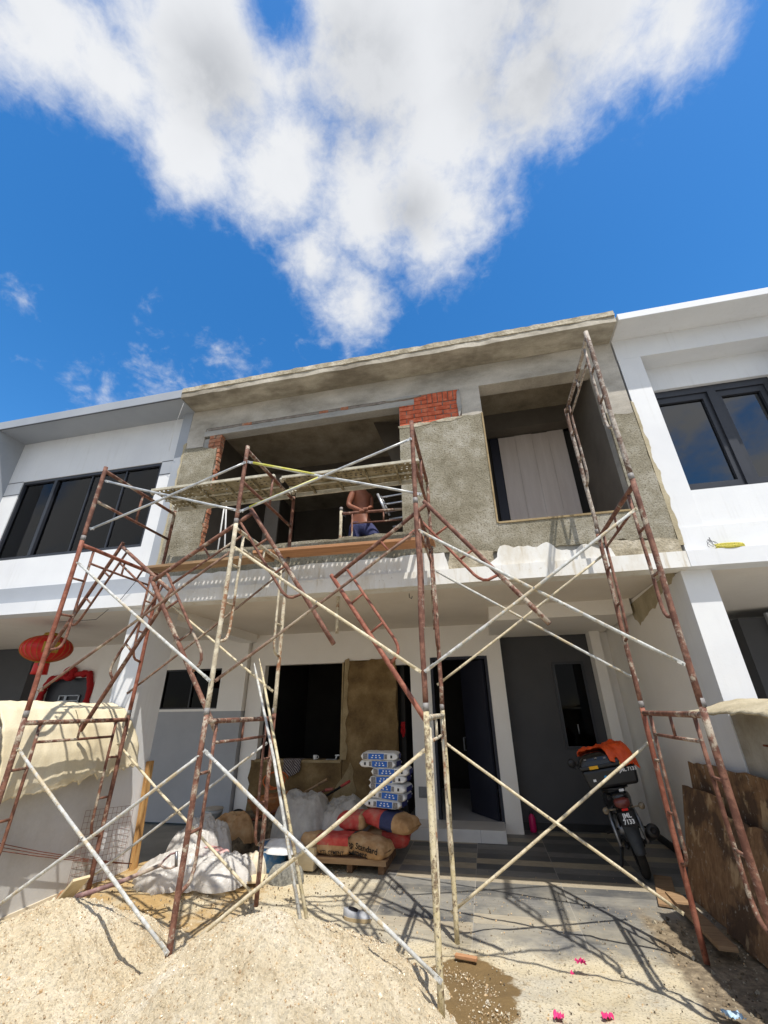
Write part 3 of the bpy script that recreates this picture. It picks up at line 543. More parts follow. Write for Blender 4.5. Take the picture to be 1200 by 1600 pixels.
def cur(u, v): return V((-3.6 + 2.75 * u, 1.86 + .03 * math.sin(u * 46 + 2 * math.sin(u * 17)), 4.0 + 1.5 * v))
lp('curtain', MB().grid(cur, 260, 2), 'curtain', w, smooth=True)
# party pillar and porch below
lp('porch_pillar', MB().box(-.63, -.27, 1.55, 2.05, -.05, 3.03), 'white', bevel=.004)
lp('porch_wall', MB().box(-.98, -.455, 4.5, 4.72, 1.73, 3.06).box(-3.9, -2.29, 4.5, 4.72, 1.73, 3.06).box(-2.29, -.98, 4.5, 4.72, 2.5, 3.06).box(-2.29, -.98, 4.5, 4.72, 1.73, 1.775), 'cream')
lp('grey_dado', MB().box(-3.9, -.452, 4.497, 4.72, -.02, 1.73), 'lowgrey')
w = lp('small_window', MB().box(-2.29, -2.25, 4.54, 4.6, 1.775, 2.5).box(-.985, -.98, 4.54, 4.6, 1.775, 2.5).box(-2.25, -.985, 4.54, 4.6, 2.47, 2.5).box(-2.25, -.985, 4.54, 4.6, 1.775, 1.80).box(-1.64, -1.61, 4.54, 4.6, 1.80, 2.47), 'black')
lp('pane', MB().box(-2.25, -.985, 4.575, 4.58, 1.8, 2.47), 'glass3', w)
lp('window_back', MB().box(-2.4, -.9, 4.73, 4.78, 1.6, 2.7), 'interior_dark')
lp('door_wall', MB().box(-4.1, -3.9, 4.6, 4.75, 0, 3.06).box(-5.25, -4.1, 4.6, 4.75, 2.42, 3.06).box(-5.6, -5.25, 4.6, 4.75, 0, 3.06), 'cream')
lp('dark_wall', MB().box(-16, -5.6, 4.4, 4.75, 0, 3.055), 'darkgrey')
dr = lp('front_door', MB().box(-5.25, -4.1, 4.66, 4.7, 0, 2.42), 'alframe')
lp('grille', MB().box(-4.85, -4.35, 4.63, 4.65, 1.86, 1.88).box(-4.85, -4.35, 4.63, 4.65, 1.96, 1.98).box(-4.85, -4.35, 4.63, 4.65, 2.06, 2.08).box(-4.87, -4.84, 4.63, 4.65, 1.5, 2.08).box(-4.72, -4.66, 4.628, 4.648, 1.5, 2.08).box(-4.37, -4.34, 4.63, 4.65, 1.5, 2.08), 'steel', dr)

# ------------------------------------------------------------------ right house
R = thing('terrace_house', 'white house with charcoal framed window and white cornice, right of the bare one', 'house', (7.4, 1.5, 0))
def rp(name, mb, m, parent=R, **k): return mb.build(name, m, parent, **k)
rp('cornice', MB().box(6.305, 9.6, 1.12, 8, 6.36, 6.47), 'white', bevel=.006)
rp('beam', MB().box(6.31, 9.6, 1.5, 1.62, 6.02, 6.359), 'white')
for x0_ in (6.312, 8.3): rp('pilaster', MB().box(x0_, x0_ + .283, 1.5, 1.62, 3.5, 6.02), 'white', bevel=.003)
rp('head_wall', MB().box(6.312, 8.6, 1.78, 2.1, 5.63, 6.359).box(6.6, 8.3, 1.621, 1.78, 6.02, 6.1), 'white')
rp('wall', MB().box(6.597, 8.298, 1.515, 2.1, 3.5, 3.953).box(6.312, 6.6, 1.621, 2.1, 3.5, 5.63).box(8.13, 8.6, 1.621, 2.1, 3.953, 5.63), 'white')
rp('band', MB().box(6.33, 9.6, 1.488, 1.7, 3.2, 3.498), 'white')
rp('slab_edge', MB().box(6.29, 9.6, 1.4, 1.62, 3.03, 3.203), 'white')
rp('floor_slab', MB().box(6.29, 9.6, 1.62, 8, 3.035, 3.2), 'soffit')
rp('room_wall', MB().box(6.4, 9, 3.6, 3.7, 3.2, 6.35).box(6.4, 6.5, 2.1, 3.6, 3.2, 6.35).box(8.9, 9, 2.1, 3.6, 3.2, 6.35), 'interior_dark')
w = rp('window', MB().box(6.6, 6.7, 1.83, 1.93, 3.95, 5.629).box(8.05, 8.13, 1.83, 1.93, 3.95, 5.629).box(6.7, 8.05, 1.83, 1.93, 5.53, 5.629).box(6.7, 8.05, 1.83, 1.93, 3.95, 4.1).box(7.38, 7.48, 1.82, 1.93, 4.1, 5.53), 'alframe')
for a, b in ((6.7, 7.38), (7.48, 8.05)):
    s_ = rp('sash', MB().box(a, a + .06, 1.85, 1.92, 4.1, 5.53).box(b - .06, b, 1.85, 1.92, 4.1, 5.53).box(a + .06, b - .06, 1.85, 1.92, 5.44, 5.53).box(a + .06, b - .06, 1.85, 1.92, 4.1, 4.19), 'alframe', w)
    rp('pane', MB().box(a + .06, b - .06, 1.885, 1.89, 4.19, 5.44), 'glass2', w)
rp('porch_pillar', MB().box(6.24, 6.53, 1.55, 2.08, -.05, 3.032), 'white', bevel=.004)
rp('porch_wall', MB().box(6.31, 7.95, 5.2, 5.3, 0, 3.03), 'cream')
rp('grey_store_wall', MB().box(7.9, 9.4, 4.0, 5.2, 0, 2.9), 'darkgrey')
rp('store_corner', MB().box(8.25, 9.4, 3.93, 3.995, 0, 2.95), 'lowgrey')

rp('broken_plaster_edge', MB().prismY([(6.29, 3.3)] + jag((6.335, 3.3), (6.335, 5.3), 60, .035, 81) + [(6.29, 5.3)], 1.484, 1.502), 'canvas2')
lp('broken_plaster_edge', MB().prismY(jag((-.352, 3.4), (-.352, 5.72), 60, -.03, 82)[::-1] + [(-.31, 3.4), (-.31, 5.72)], 1.484, 1.502), 'canvas2')

# ------------------------------------------------------------------ boundary walls and the stiff canvas over them
gw = thing('boundary_wall', 'pale stained boundary wall under the cream canvas, at left', 'wall', (-.4, .2, 0))
MB().box(-.5, -.29, -3.5, 1.545, -.05, 1.62).build('wall', 'gardenwall', gw, bevel=.01)
MB().box(-.29, -.272, -3.5, 1.54, -.02, .12).build('plaster_splash', 'sackcream', gw)
def cv(u, v):
    y = .02 + 1.62 * u + .03 * fb(v * 3, u * 2, 3, 1); t = v
    px = [(-.95, 1.62), (-.78, 1.80), (-.55, 1.84), (-.36, 1.77), (-.22, 1.6), (-.14, 1.38), (-.10, 1.14), (-.10, 1.06)]
    k = t * (len(px) - 1); i = min(int(k), len(px) - 2); a, b = px[i], px[i + 1]; e = k - i
    x = a[0] + (b[0] - a[0]) * e; z = a[1] + (b[1] - a[1]) * e
    end = .10 * (u - .5) + .05 * fb(u * 9, 0, 1, 1) + .02 * fb(u * 40, 0, 1, 1)
    z += (end * sm(.75, 1, t)); y += (.05 * fb(t * 5, 0, 8, 1) * (1 if u > .99 or u < .01 else 0)) + .14 * sm(.8, .2, t) * (-1 if u > .5 else 0) * u
    fo = .016 * (.25 - abs(fb(u * 5 + t * 1.2, t * 1.4, 15, 1.3, 3))); return V((x + .02 * fb(u * 3, t * 3, 2, 1) + fo * sm(.2, .8, t), y, z + .015 * fb(u * 4, t * 4, 5, 1) + fo + .03 * sm(.7, 1, t)))
MB().grid(cv, 90, 56).build('canvas_cover', 'canvas', smooth=True, solid=.013, label='cream cement stiffened canvas draped over the left boundary wall with a ragged hem', cat='canvas')
gw = thing('boundary_wall', 'mouldy grey boundary wall behind the leaning plywood, at right', 'wall', (6.35, .2, 0))
MB().box(6.25, 6.42, -3.5, 1.545, -.05, 1.66).build('wall', 'gardenwall2', gw, bevel=.01)
MB().tube([(6.25, .95, 1.42), (6.2, .93, 1.42), (6.12, .9, 1.43)], .008).build('rebar_stub', 'rebar', gw)
def cv(u, v):
    y = 1.41 - 3.4 * u + .05 * fb(v * 6, 1, 9, 1) * (1 - u); x = 5.83 + .85 * v
    z = 1.685 + .075 * math.sin(min(1, v * 1.5) * PI / 2) - .05 * max(0, v - .6) + .02 * fb(u * 7, v * 3, 2, 1) + .006 * fb(u * 60, v * 14, 3, 1) - .02 * (1 - v) ** 3 * (1 + fb(u * 12, 0, 4, 1))
    return V((x + .03 * fb(u * 26, 0, 3, 1) * (1 - v) ** 2, y, z))
MB().grid(cv, 150, 24).build('canvas_cover', 'canvas2', smooth=True, solid=.014, label='thin greyish cement stiffened canvas lying on top of the right boundary wall', cat='canvas')

# ------------------------------------------------------------------ scaffold
FX = [0, 1.812, 3.607, 5.411]; FYR = 1.22
def frame(label, o, ux, uz, mts, W=1.22, H=1.7, half=False, low=(0, 0), bend=0, group='scaffold frames', top=True):
    top = top and not half
    """a door type scaffold frame: o = foot of the first leg, ux across, uz up; low = extra leg length below"""
    o, ux, uz = V(o), V(ux).normalized(), V(uz).normalized(); uy = ux.cross(uz)
    P = lambda a, h, y=0: o + ux * a + uz * h + uy * y
    T = thing('scaffold', label, 'scaffold frame', o + uz * -max(low), group)
    mt = list(mts) if isinstance(mts, (list, tuple)) else [mts] * 4
    wob = lambda a, h: P(a, h, bend * fb(a, h, o.x * 3 + o.z, 1.2, 2))
    for a, l, m in ((0, low[0], mt[0]), (W, low[1], mt[1])):
        n = 9
        MB().tube([wob(a, -l + (H + l) * i / n) for i in range(n + 1)], .0213, 14).build('leg', m, T, smooth=True)
        if top: MB().tube([P(a, H - .004), P(a, H + .05)], .0228, 14).build('coupling', 'coupl', T, smooth=True)
    MB().tube([wob(.015 + (W - .03) * i / 8, H - .05) for i in range(9)], .0205, 14).build('crossbar', mt[2], T, smooth=True)
    if half:
        MB().tube([P(.015, H * .52), P(W - .015, H * .52)], .0165, 12).build('mid_bar', mt[2], T, smooth=True)
        MB().tube([P(W * .5, H * .52), P(W * .5, H - .06)], .0145, 10).build('stub', mt[3], T, smooth=True)
        return T
    for s in (0, 1):
        q = lambda a, h: wob(a if s == 0 else W - a, h)
        MB().tube([q(.165, H - .06), q(.163, 1.3), q(.16, 1.0), q(.158, .72), q(.15, .67), q(.132, .625), q(.10, .597), q(.012, .575)], .0135, 12).build('inner_post', mt[3], T, smooth=True)
        for h in (1.285, .915): MB().tube([q(.01, h), q(.155, h + .004)], .0115, 10).build('rung', mt[3], T, smooth=True)
    MB().tube([wob(.165, H - .21), wob(W * .5, H - .213), wob(W - .165, H - .21)], .0125, 12).build('lower_bar', mt[3], T, smooth=True)
    MB().tube([P(W * .5, H - .21), P(W * .5, H - .06)], .011, 10).build('stub', mt[3], T, smooth=True)
    return T
Yv, Zv = (0, 1, 0), (0, 0, 1)
frame('brown lowest scaffold frame of the leftmost stack, in front of the cream canvas', (FX[0], 0, 0), Yv, Zv, ['t_mix', 't_mix', 't_mix', 't_brown'], low=(.0, -.14), bend=.01)
frame('rusty lowest scaffold frame of the second stack, standing between the two sand heaps', (FX[1], 0, 0), Yv, Zv, ['t_mix', 't_mix', 't_mix', 't_rust'], low=(-.1, -.12), bend=.012)
frame('yellowish paint spattered lowest scaffold frame of the third stack, beside the damp patch', (FX[2], 0, .01), (.006, 1, 0), Zv, ['t_spat', 't_spat', 't_cream', 't_cream'], low=(-.1, .04), bend=.006)
frame('orange red lowest scaffold frame of the rightmost stack, beside the plywood sheets', (FX[3], 0, .012), (.009, 1, 0), Zv, ['t_mix', 't_red', 't_mix', 't_mix'], low=(-.02, .0), bend=.01)
frame('middle scaffold frame of the leftmost stack, bright rust red, crossing the red lantern', (FX[0], 0, 1.7), Yv, Zv, ['t_red', 't_red', 't_red', 't_rust'], bend=.008)
frame('cement coated cream middle scaffold frame of the second stack', (FX[1], 0, 1.7), Yv, Zv, ['t_cream', 't_cream', 't_cream', 't_cream'], bend=.008)
frame('dark rust red middle scaffold frame of the third stack, above the open door', (FX[2], 0, 1.71), (.006, 1, 0), Zv, ['t_rust', 't_mix', 't_rust', 't_mix'], bend=.01)
frame('rusty cement splashed middle scaffold frame of the rightmost stack, before the white pillar', (FX[3], 0, 1.712), (.009, 1, 0), Zv, ['t_mix', 't_mix', 't_rust', 't_rust'], bend=.01)
frame('short guard frame on top of the leftmost stack, before the dark sliding window', (FX[0], 0, 3.4), Yv, Zv, ['t_rust', 't_brown', 't_brown', 't_rust'], H=.914, half=True)
frame('short guard frame on top of the second stack, carrying the ends of both upper decks', (FX[1], 0, 3.4), Yv, Zv, ['t_rust', 't_brown', 't_brown', 't_rust'], H=.914, half=True)
frame('short guard frame on top of the third stack, before the coarse rendered wall', (FX[2], 0, 3.41), (.006, 1, 0), Zv, ['t_rust', 't_mix', 't_rust', 't_rust'], H=.914, half=True)
frame('full height cement caked scaffold frame topping the rightmost stack, reaching the cornice', (FX[3], 0, 3.412), (.009, 1, 0), Zv, ['t_grey', 't_grey', 't_grey', 't_grey'], bend=.012, top=False)
# three frames hung askew from the second lift
def tilted(label, T1, T2, B1, mts):
    T1, T2, B1 = V(T1), V(T2), V(B1); uz = (T1 - B1).normalized(); ux = (T2 - T1); ux = (ux - uz * ux.dot(uz)).normalized()
    frame(label, T1 - uz * 1.65, ux, uz, mts, bend=.006, top=False)
tilted('slanting scaffold frame between the first two stacks, sloping down left over the canvas', (-.21, .695, 3.608), (.787, .538, 2.922), (-1.145, .901, 2.203), ['t_brown', 't_brown', 't_mix', 't_brown'])
tilted('slanting pale red scaffold frame hung at the second stack, sloping down to the right', (1.852, .221, 3.616), (.843, .17, 2.931), (2.802, .304, 2.209), ['t_mix', 't_mix', 't_mix', 't_mix'])
tilted('slanting orange red scaffold frame hung at the third stack, sloping down towards the doors', (3.659, .496, 3.632), (2.667, .524, 2.923), (4.622, .159, 2.272), ['t_rust', 't_red', 't_brown', 't_red'])

def brace(label, Y, a, b, m1, m2=None):
    """crossed pair of brace tubes pinned at the middle; a and b are pixel ends surveyed in the plane Y"""
    m2 = m2 or m1; A = [aY(*a[0], Y), aY(*a[1], Y)]; B = [aY(*b[0], Y + .027), aY(*b[1], Y + .027)] if b else []
    lo = min(A + B, key=lambda p: p.z)
    T = thing('cross_brace', label, 'cross brace', lo, 'cross braces of the scaffold')
    for pts, m in ((A, m1), (B, m2)):
        if not pts: continue
        p, q = pts; d = (q - p).normalized(); n = 10; k = p.x + p.z
        w = lambda t: p.lerp(q, t) + V((0, 1, 0)) * .008 * fb(t, k, 0, 2, 2) + V((0, 0, 1)) * (.007 * fb(t, k, 7, 2, 2) - .006 * math.sin(PI * t))
        bar = MB().tube([w(.018 + .964 * i / n) for i in range(n + 1)], [.011] + [.0128] * (n - 1) + [.011], 12).build('bar', m, T, smooth=True)
        for t in (0, 1):
            c = w(t) + d * (.03 if t == 0 else -.03); e = MB().obox(c, d * .045, (0, .003, 0), d.cross(V((0, 1, 0))) * .013).tube([w(t) + V((0, -.022, 0)), w(t) + V((0, .03, 0))], .0065, 8); e.build('flattened_end', m, bar)
    if B:
        c = (A[0] + A[1]) / 2; MB().tube([c + V((0, -.016, 0)), c + V((0, .045, 0))], .006, 8).build('pivot_bolt', 'steel', T)
f, r_ = -.03, FYR + .035
brace('lowest front brace between the leftmost and second stacks, one pale tube ending in the sand', f, ((30, 1172), (261, 1488)), ((312, 1181), (-22, 1429)), 'b_pale', 'b_pale')
brace('lowest front brace between the second and third stacks, crossing before the blue drum and pallet', f, ((321, 1174), (687, 1532)), ((662, 1173), (272, 1496)), 'b_pale', 'b_cream')
brace('lowest rear brace between the leftmost and second stacks, in front of the plastic sheet pile', r_, ((185, 1163), (394, 1397)), ((416, 1162), (133, 1377)), 'b_cream', 'b_pale')
brace('lowest rear brace between the third and rightmost stacks, cream, crossing before the dark recess', r_, ((692, 1158), (1065, 1426)), ((1018, 1157), (707, 1425)), 'b_cream', 'b_cream')
brace('middle front brace between the leftmost and second stacks, over the small dark window', f, ((123, 880), (327, 1063)), ((62, 1079), (359, 863)), 'b_pale', 'b_dark')
brace('middle rear brace between the leftmost and second stacks, seen behind the slanting frames', r_, ((200, 1083), (447, 889)), ((240, 921), (425, 1079)), 'b_dark', 'b_cream')
brace('middle front brace between the second and third stacks, one white and one rusty tube', f, ((368, 856), (655, 1048)), ((337, 1063), (646, 833)), 'b_cream', 'b_dark')
brace('middle front brace between the third and rightmost stacks, pale grey, across the white slab edge', f, ((666, 1048), (993, 796)), ((655, 829), (1067, 1037)), 'b_pale', 'b_pale')
brace('middle rear brace between the third and rightmost stacks, thin and cream, under the slab', r_, ((685, 1069), (942, 868)), ((677, 890), (995, 1062)), 'b_cream', 'b_pale')
brace('short upper brace between the two left guard frames, bare galvanised tubes before the left deck', f, ((143, 826), (382, 723)), ((167, 752), (369, 797)), 'galv', 'galv')
brace('short upper brace between the second and third guard frames, partly painted yellow', f, ((377, 798), (641, 686)), ((389, 722), (656, 772)), 'galv', 'galv')
# yellow paint sleeves on that brace are part of it: found as its own coloured lengths
for o in [o for o in D.objects if o.name.startswith('cross_brace') and 'painted yellow' in o.get('label', '')]:
    a, b = aY(377, 798, f), aY(641, 686, f); MB().tube([a.lerp(b, .05), a.lerp(b, .46)], .0138, 12).build('yellow_paint', 'b_yel', o, smooth=True)
    a, b = aY(389, 722, f + .027), aY(656, 772, f + .027); MB().tube([a.lerp(b, .03), a.lerp(b, .42)], .0138, 12).build('yellow_paint', 'b_yel', o, smooth=True)

# perforated steel decks: every hole is a real hole, so the sun falls through as dots
def deck(label, x0, x1, y0, y1, z, group):
    T = thing('scaffold_deck', label, 'scaffold deck', ((x0 + x1) / 2, (y0 + y1) / 2, z), group); b = MB()
    pitch = .062; nx = int((x1 - x0) / pitch); ny = 7; dx = (x1 - x0) / nx; dy = (y1 - y0) / ny
    for i in range(nx):
        for j in range(ny):
            ax, ay = x0 + i * dx, y0 + j * dy; cx, cy = ax + dx / 2 + .012 * ((j % 2) - .5), ay + dy / 2
            out = [(ax, ay), (ax + dx, ay), (ax + dx, ay + dy), (ax, ay + dy)]
            zz = lambda y: z + .006 * math.cos((y - y0) / (y1 - y0) * 6 * PI)
            if (i % 9) == 8 or random.random() < .05:
                b.add([(x, y, zz(y)) for x, y in out], [(0, 1, 2, 3)]); continue
            h = .0125 * random.uniform(.8, 1.1); k_ = h * .72; inn = [(cx - h, cy - k_), (cx + h, cy - k_), (cx + h, cy + k_), (cx - h, cy + k_)]
            b.add([(x, y, zz(y)) for x, y in out + inn], [(0, 1, 5, 4), (1, 2, 6, 5), (2, 3, 7, 6), (3, 0, 4, 7)])
    b.build('perforated_plate', 'deck', T)
    MB().box(x0, x1, y0 - .022, y0 - .001, z - .014, z + .022).box(x0, x1, y1 + .001, y1 + .02, z - .05, z + .012).box(x0, x1, y0 + (y1 - y0) * .5 - .007, y0 + (y1 - y0) * .5 + .007, z - .03, z - .008).build('side_rail', 'deckrim', T, bevel=.004)
    for k in range(4):
        x = x0 + (x1 - x0) * (k + .75) / 4.5; MB().box(x - .012, x + .012, y0, y1, z - .035, z - .008).build('cross_rib', 'deck', T)
    for x in (x0 - .02, x1 + .02):
        for y in (y0 + .03, y1 - .05):
            MB().tube([(x, y, z + .02), (x + (.05 if x < x0 else -.05), y, z + .0)], .018, 10).tube([(x, y - .02, z + .005), (x, y + .03, z - .02)], .022, 10).build('hook', 'deckrim', T, smooth=True)
deck('upper perforated steel deck at left, from the first to the second guard frame', .07, 1.76, .66, 1.19, 4.335, 'perforated decks on the guard frames')
deck('upper perforated steel deck in the middle, above the bare chested worker', 1.85, 3.57, .77, 1.19, 4.345, 'perforated decks on the guard frames')
# timber boards on the middle lift
def board(label, x0, x1, y0, y1, z0, z1, m, t=.038):
    p = [V((x0, y0, z0)), V((x1, y0, z1)), V((x1, y1, z1)), V((x0, y1, z0))]
    MB().add(p + [q + V((0, 0, t)) for q in p], [(3, 2, 1, 0), (4, 5, 6, 7), (0, 1, 5, 4), (1, 2, 6, 5), (2, 3, 7, 6), (3, 0, 4, 7)]).build('scaffold_board', m, bevel=.004, label=label, cat='board', group='timber boards of the middle lift')
board('greyish timber scaffold board of the middle lift, left of the second stack', -.16, 1.62, 1.00, 1.23, 3.395, 3.42, 'timberold')
board('orange timber scaffold board under the bare chested worker', 1.45, 3.66, .98, 1.25, 3.462, 3.435, 'timber')
# two spare braces leaning together in the sand
P0, P1 = aY(397, 1036, 1.12), aY(474, 1428, .3)
MB().tube([P0, P0.lerp(P1, .06), P0.lerp(P1, .5) + V((.01, 0, 0)), P1 - V((0, 0, .1))], [.004, .012, .0135, .0135], 12).build('spare_pole', 'b_pale', smooth=True, label='pale steel pole leaning in the sand, left one of the close pair', cat='pole', group='spare poles')
P0, P1 = aY(405, 1029, 1.15), aY(484, 1424, .3)
MB().tube([P0, P0.lerp(P1, .1), P0.lerp(P1, .45) + V((-.012, 0, 0)), P1 - V((0, 0, .1))], [.003, .012, .0135, .0135], 12).build('spare_pole', 't_spat', smooth=True, label='cement speckled pole leaning in the sand, right one of the close pair', cat='pole', group='spare poles')

# ------------------------------------------------------------------ sand
def heap(label, cx, cy, h, slope, r0, seed, grains):
    Rm = h / slope + r0
    def hz(x, y):
        r = math.hypot(x - cx, y - cy); rr = math.sqrt(r * r + r0 * r0) - r0
        z = h - slope * rr * (1 + .09 * fb(x, y, seed + 7, .9, 2)) + .05 * fb(x, y, seed, 1.7) * min(1, r * 3) + .035 * fb(x, y, seed, 4.2) + .014 * fb(x, y, seed, 11)
        for (dx, dy, dr, dd) in dents.get(seed, ()): z -= dd * math.exp(-((x - cx - dx) ** 2 + (y - cy - dy) ** 2) / dr ** 2)
        return z
    def fn(u, v):
        a = u * 2 * PI; r = Rm * (v ** .85) * 1.15; x = cx + r * math.cos(a); y = cy + r * math.sin(a)
        return V((x, y, max(hz(x, y) + .007 * fb(x, y, seed, 30, 2) + .006 * fb(x, y, seed, 70, 2), zg(x, y) - .05)))
    b = MB().grid(fn, 420, 200); random.seed(seed)
    for i in range(grains):                # loose grit and clods: coarse grains of the heap itself
        a = random.uniform(0, 2 * PI); r = Rm * 1.12 * math.sqrt(random.random()); x = cx + r * math.cos(a); y = cy + r * math.sin(a)
        z = max(hz(x, y), zg(x, y)); q = random.choice([.0025, .003, .0035, .004, .005, .006]) * random.uniform(.8, 1.3)
        if random.random() < .012: q *= 2.2
        pebble(b, x, y, z + q * .3, q, random.choice([0, 0, 1, 2, 3]))
    return b.build('sand_pile', ['sand', 'grit_dark', 'grit_pale', 'grit_tan'], smooth=False, label=label, cat='sand pile', group='heaps of building sand')
def pebble(b, x, y, z, r, m=0):
    vs = []; q = [(1, 0, 0), (-1, 0, 0), (0, 1, 0), (0, -1, 0), (0, 0, 1), (0, 0, -1)]
    rot = Matrix.Rotation(random.uniform(0, 6), 3, V((random.random(), random.random(), random.random() + .1)))
    for p in q: vs.append(V((x, y, z)) + rot @ (V(p) * r * random.uniform(.6, 1.3)))
    b.add(vs, [(0, 2, 4), (2, 1, 4), (1, 3, 4), (3, 0, 4), (2, 0, 5), (1, 2, 5), (3, 1, 5), (0, 3, 5)], m)
random.seed(21); sd_ = lambda k: [(random.uniform(-.9, .9), random.uniform(-.75, .3), random.uniform(.025, .07), random.uniform(.012, .03)) for _ in range(k)]
dents = {3: sd_(22) + [(.25, -.35, .12, .05), (-.4, -.3, .14, .05), (.55, .1, .1, .04)], 9: sd_(60) + [(-.3, -.2, .13, .05), (.35, -.25, .12, .055), (.1, -.55, .15, .05), (-.7, .05, .12, .04), (.6, .1, .1, .04)]}
heap('left sand heap, at the foot of the boundary wall', .80, .0, .47, .52, .16, 3, 9000)
heap('right sand heap, the bigger one with two poles stuck in it', 2.62, -.26, .585, .52, .20, 9, 13000)
# gravel bits and rubble strewn on the dirt
b = MB(); random.seed(5)
for i in range(2400):
    x = random.uniform(2.6, 6.1); y = random.uniform(-.4, 2.3) if random.random() < .9 else random.uniform(-.4, 3.2)
    r = random.choice([.003, .003, .004, .005, .006, .008]) * random.uniform(.7, 1.3)
    pebble(b, x, y, zg(x, y) + r * .4, r, random.choice([0, 0, 1, 2]))
for i in range(900):
    x = random.uniform(-.2, 2.4); y = random.uniform(1.0, 2.9); r = random.choice([.005, .007, .01]); pebble(b, x, y, zg(x, y) + r * .4 + .01, r, random.choice([0, 1, 2]))
b.build('gravel', ['mortar', 'rubble', 'grit_tan'], kind='stuff', label='small stones and mortar crumbs strewn over the dirty driveway', origin=(4, 1, 0))
b = MB()
for i in range(260):
    x = random.uniform(5.2, 6.05); y = random.uniform(-.2, 2.0); r = random.choice([.005, .006, .008, .01, .02]); pebble(b, x, y, zg(x, y) + r * .3, r, random.choice([0, 0, 1]))
b.build('rubble', ['rubble', 'mortar'], kind='stuff', label='dark rubble lying along the foot of the plywood', origin=(5.6, 1, 0))
for (x, y, r, l) in ((4.1, .62, .028, 'small broken stone on the dirt, left of the magenta scrap'), (4.78, .95, .03, 'flat brown stone chip by the scaffold shadow'), (3.86, .28, .02, 'white pebble on the damp patch')):
    b = MB(); pebble(b, x, y, zg(x, y) + r * .4, r); b.build('stone', 'mortar', label=l, cat='stone', group='loose stones', subsurf=1)
# coarse grains lying on the heaps
# ------------------------------------------------------------------ cloth-like lumps
def lump(name, c, rx, ry, h, m, label, cat, group=None, seed=1, fold=.25, n=64, parent=None, flat=.0, sharp=1.0, rz=0, crease=0):
    c = V(c); cr, sr = math.cos(rz), math.sin(rz)
    def fn(u, v):
        a = u * 2 * PI; rr = v ** .75; k = 1 + fold * .8 * fb(math.cos(a) * 1.3, math.sin(a) * 1.3, seed, 1)
        x = rx * rr * k * math.cos(a); y = ry * rr * k * math.sin(a)
        z = h * (max(0, 1 - rr ** (2.6 + flat)) ** (.55 * sharp)) * (1 + fold * .9 * fb(x * 1.4 / rx, y * 1.4 / ry, seed + 3, 1.0, 2))
        z += (fold * h * .16 * fb(x / rx, y / ry, seed + 5, 3.2, 3) + crease * h * .45 * (.22 - abs(fb(x / rx, y / ry, seed + 8, 2.6, 1))) + crease * h * .16 * (.2 - abs(fb(x / rx, y / ry, seed + 18, 7.5, 2)))) * (1 - rr ** 3)
        return c + V((x * cr - y * sr, x * sr + y * cr, max(z, .002)))
    return MB().grid(fn, n, n // 2).build(name, m, parent, smooth=True, label=label, cat=cat, group=group)
# heap of plastic sheeting at left
lump('plastic_sheet', (.62, 1.95, .04), .60, .45, .24, 'plastic', 'crumpled dusty clear plastic sheet heaped before the grey wall', 'plastic sheet', 'plastic sheets', seed=4, fold=.4, n=190, crease=.9)
lump('plastic_sheet', (.40, 2.45, .02), .40, .34, .44, 'plastic', 'greyish plastic sheet standing in folds beside the wooden post', 'plastic sheet', 'plastic sheets', seed=13, fold=.35, n=170, sharp=.9, crease=.6)
lump('plastic_bag', (1.0, 2.15, .05), .3, .26, .18, 'plastic', 'white rubbish filled plastic bag at the right end of the heap', 'plastic bag', seed=23, fold=.35, n=150, crease=.7)
lump('paper_wrapper', (.72, 2.2, .22), .22, .12, .05, 'fadedred', 'faded red paper wrapper lying on the plastic heap', 'wrapper', seed=6, fold=.6)
lump('dirt_pile', (.55, 3.5, 0), .8, .5, .3, 'rubble', 'low brown pile of rubbish and sacks in the shade by the bucket', 'rubbish pile', seed=17, fold=.6, n=90)
lump('cement_bag', (.38, 3.2, .1), .34, .2, .3, 'bagbrown', 'old torn brown sack on the rubbish pile', 'sack', seed=37, fold=.5, n=70)
# tarps over the stacked goods
lump('tarpaulin', (1.5, 3.1, .08), .42, .46, .62, 'plasticgrey', 'grey dusty plastic tarpaulin over a stack, left of the two mounds', 'tarpaulin', 'dusty tarpaulins', seed=31, fold=.2, n=170, sharp=.6, crease=.3)
lump('tarpaulin', (2.02, 3.2, .15), .40, .4, .47, 'plasticgrey', 'grey dusty plastic tarpaulin draped over the red sacks', 'tarpaulin', 'dusty tarpaulins', seed=47, fold=.2, n=160, sharp=.7, crease=.3)
# blue drum
T = thing('drum', 'cut blue plastic drum full of mortar beside the tarpaulin', 'drum', (1.32, 2.55, 0))
MB().lathe([(.0, 0), (.15, 0), (.165, .02), (.172, .22), (.168, .235), (.172, .25), (.165, .25), (.158, .05), (0, .05)], (1.32, 2.55, .0), n=36).build('shell', 'bluedrum', T, smooth=True)
MB().lathe([(.165, .24), (.185, .25), (.185, .265), (.16, .262)], (1.32, 2.55, 0), n=36).build('rim', 'bagwhite', T, smooth=True)
lump('plastic_bag', (1.2, 2.36, .0), .15, .12, .2, 'sackcream', 'lumpy cream plaster bag against the blue drum', 'bag', seed=51, fold=.4, n=60)
lump('plastic_film', (1.48, 2.52, .2), .26, .2, .1, 'bagwhite', 'white film hanging over the drum rim', 'plastic film', seed=52, fold=.3, n=60, crease=.2)
lump('cement_lump', (1.66, 2.2, .0), .21, .13, .17, 'rockbag', 'grey hardened lump of cement on the sunlit floor', 'cement lump', seed=61, fold=.35, n=70, flat=1.5, rz=.2)
T = thing('trough', 'tan wooden mixing box half hidden behind the leaning poles', 'wooden box', (1.73, 2.62, 0))
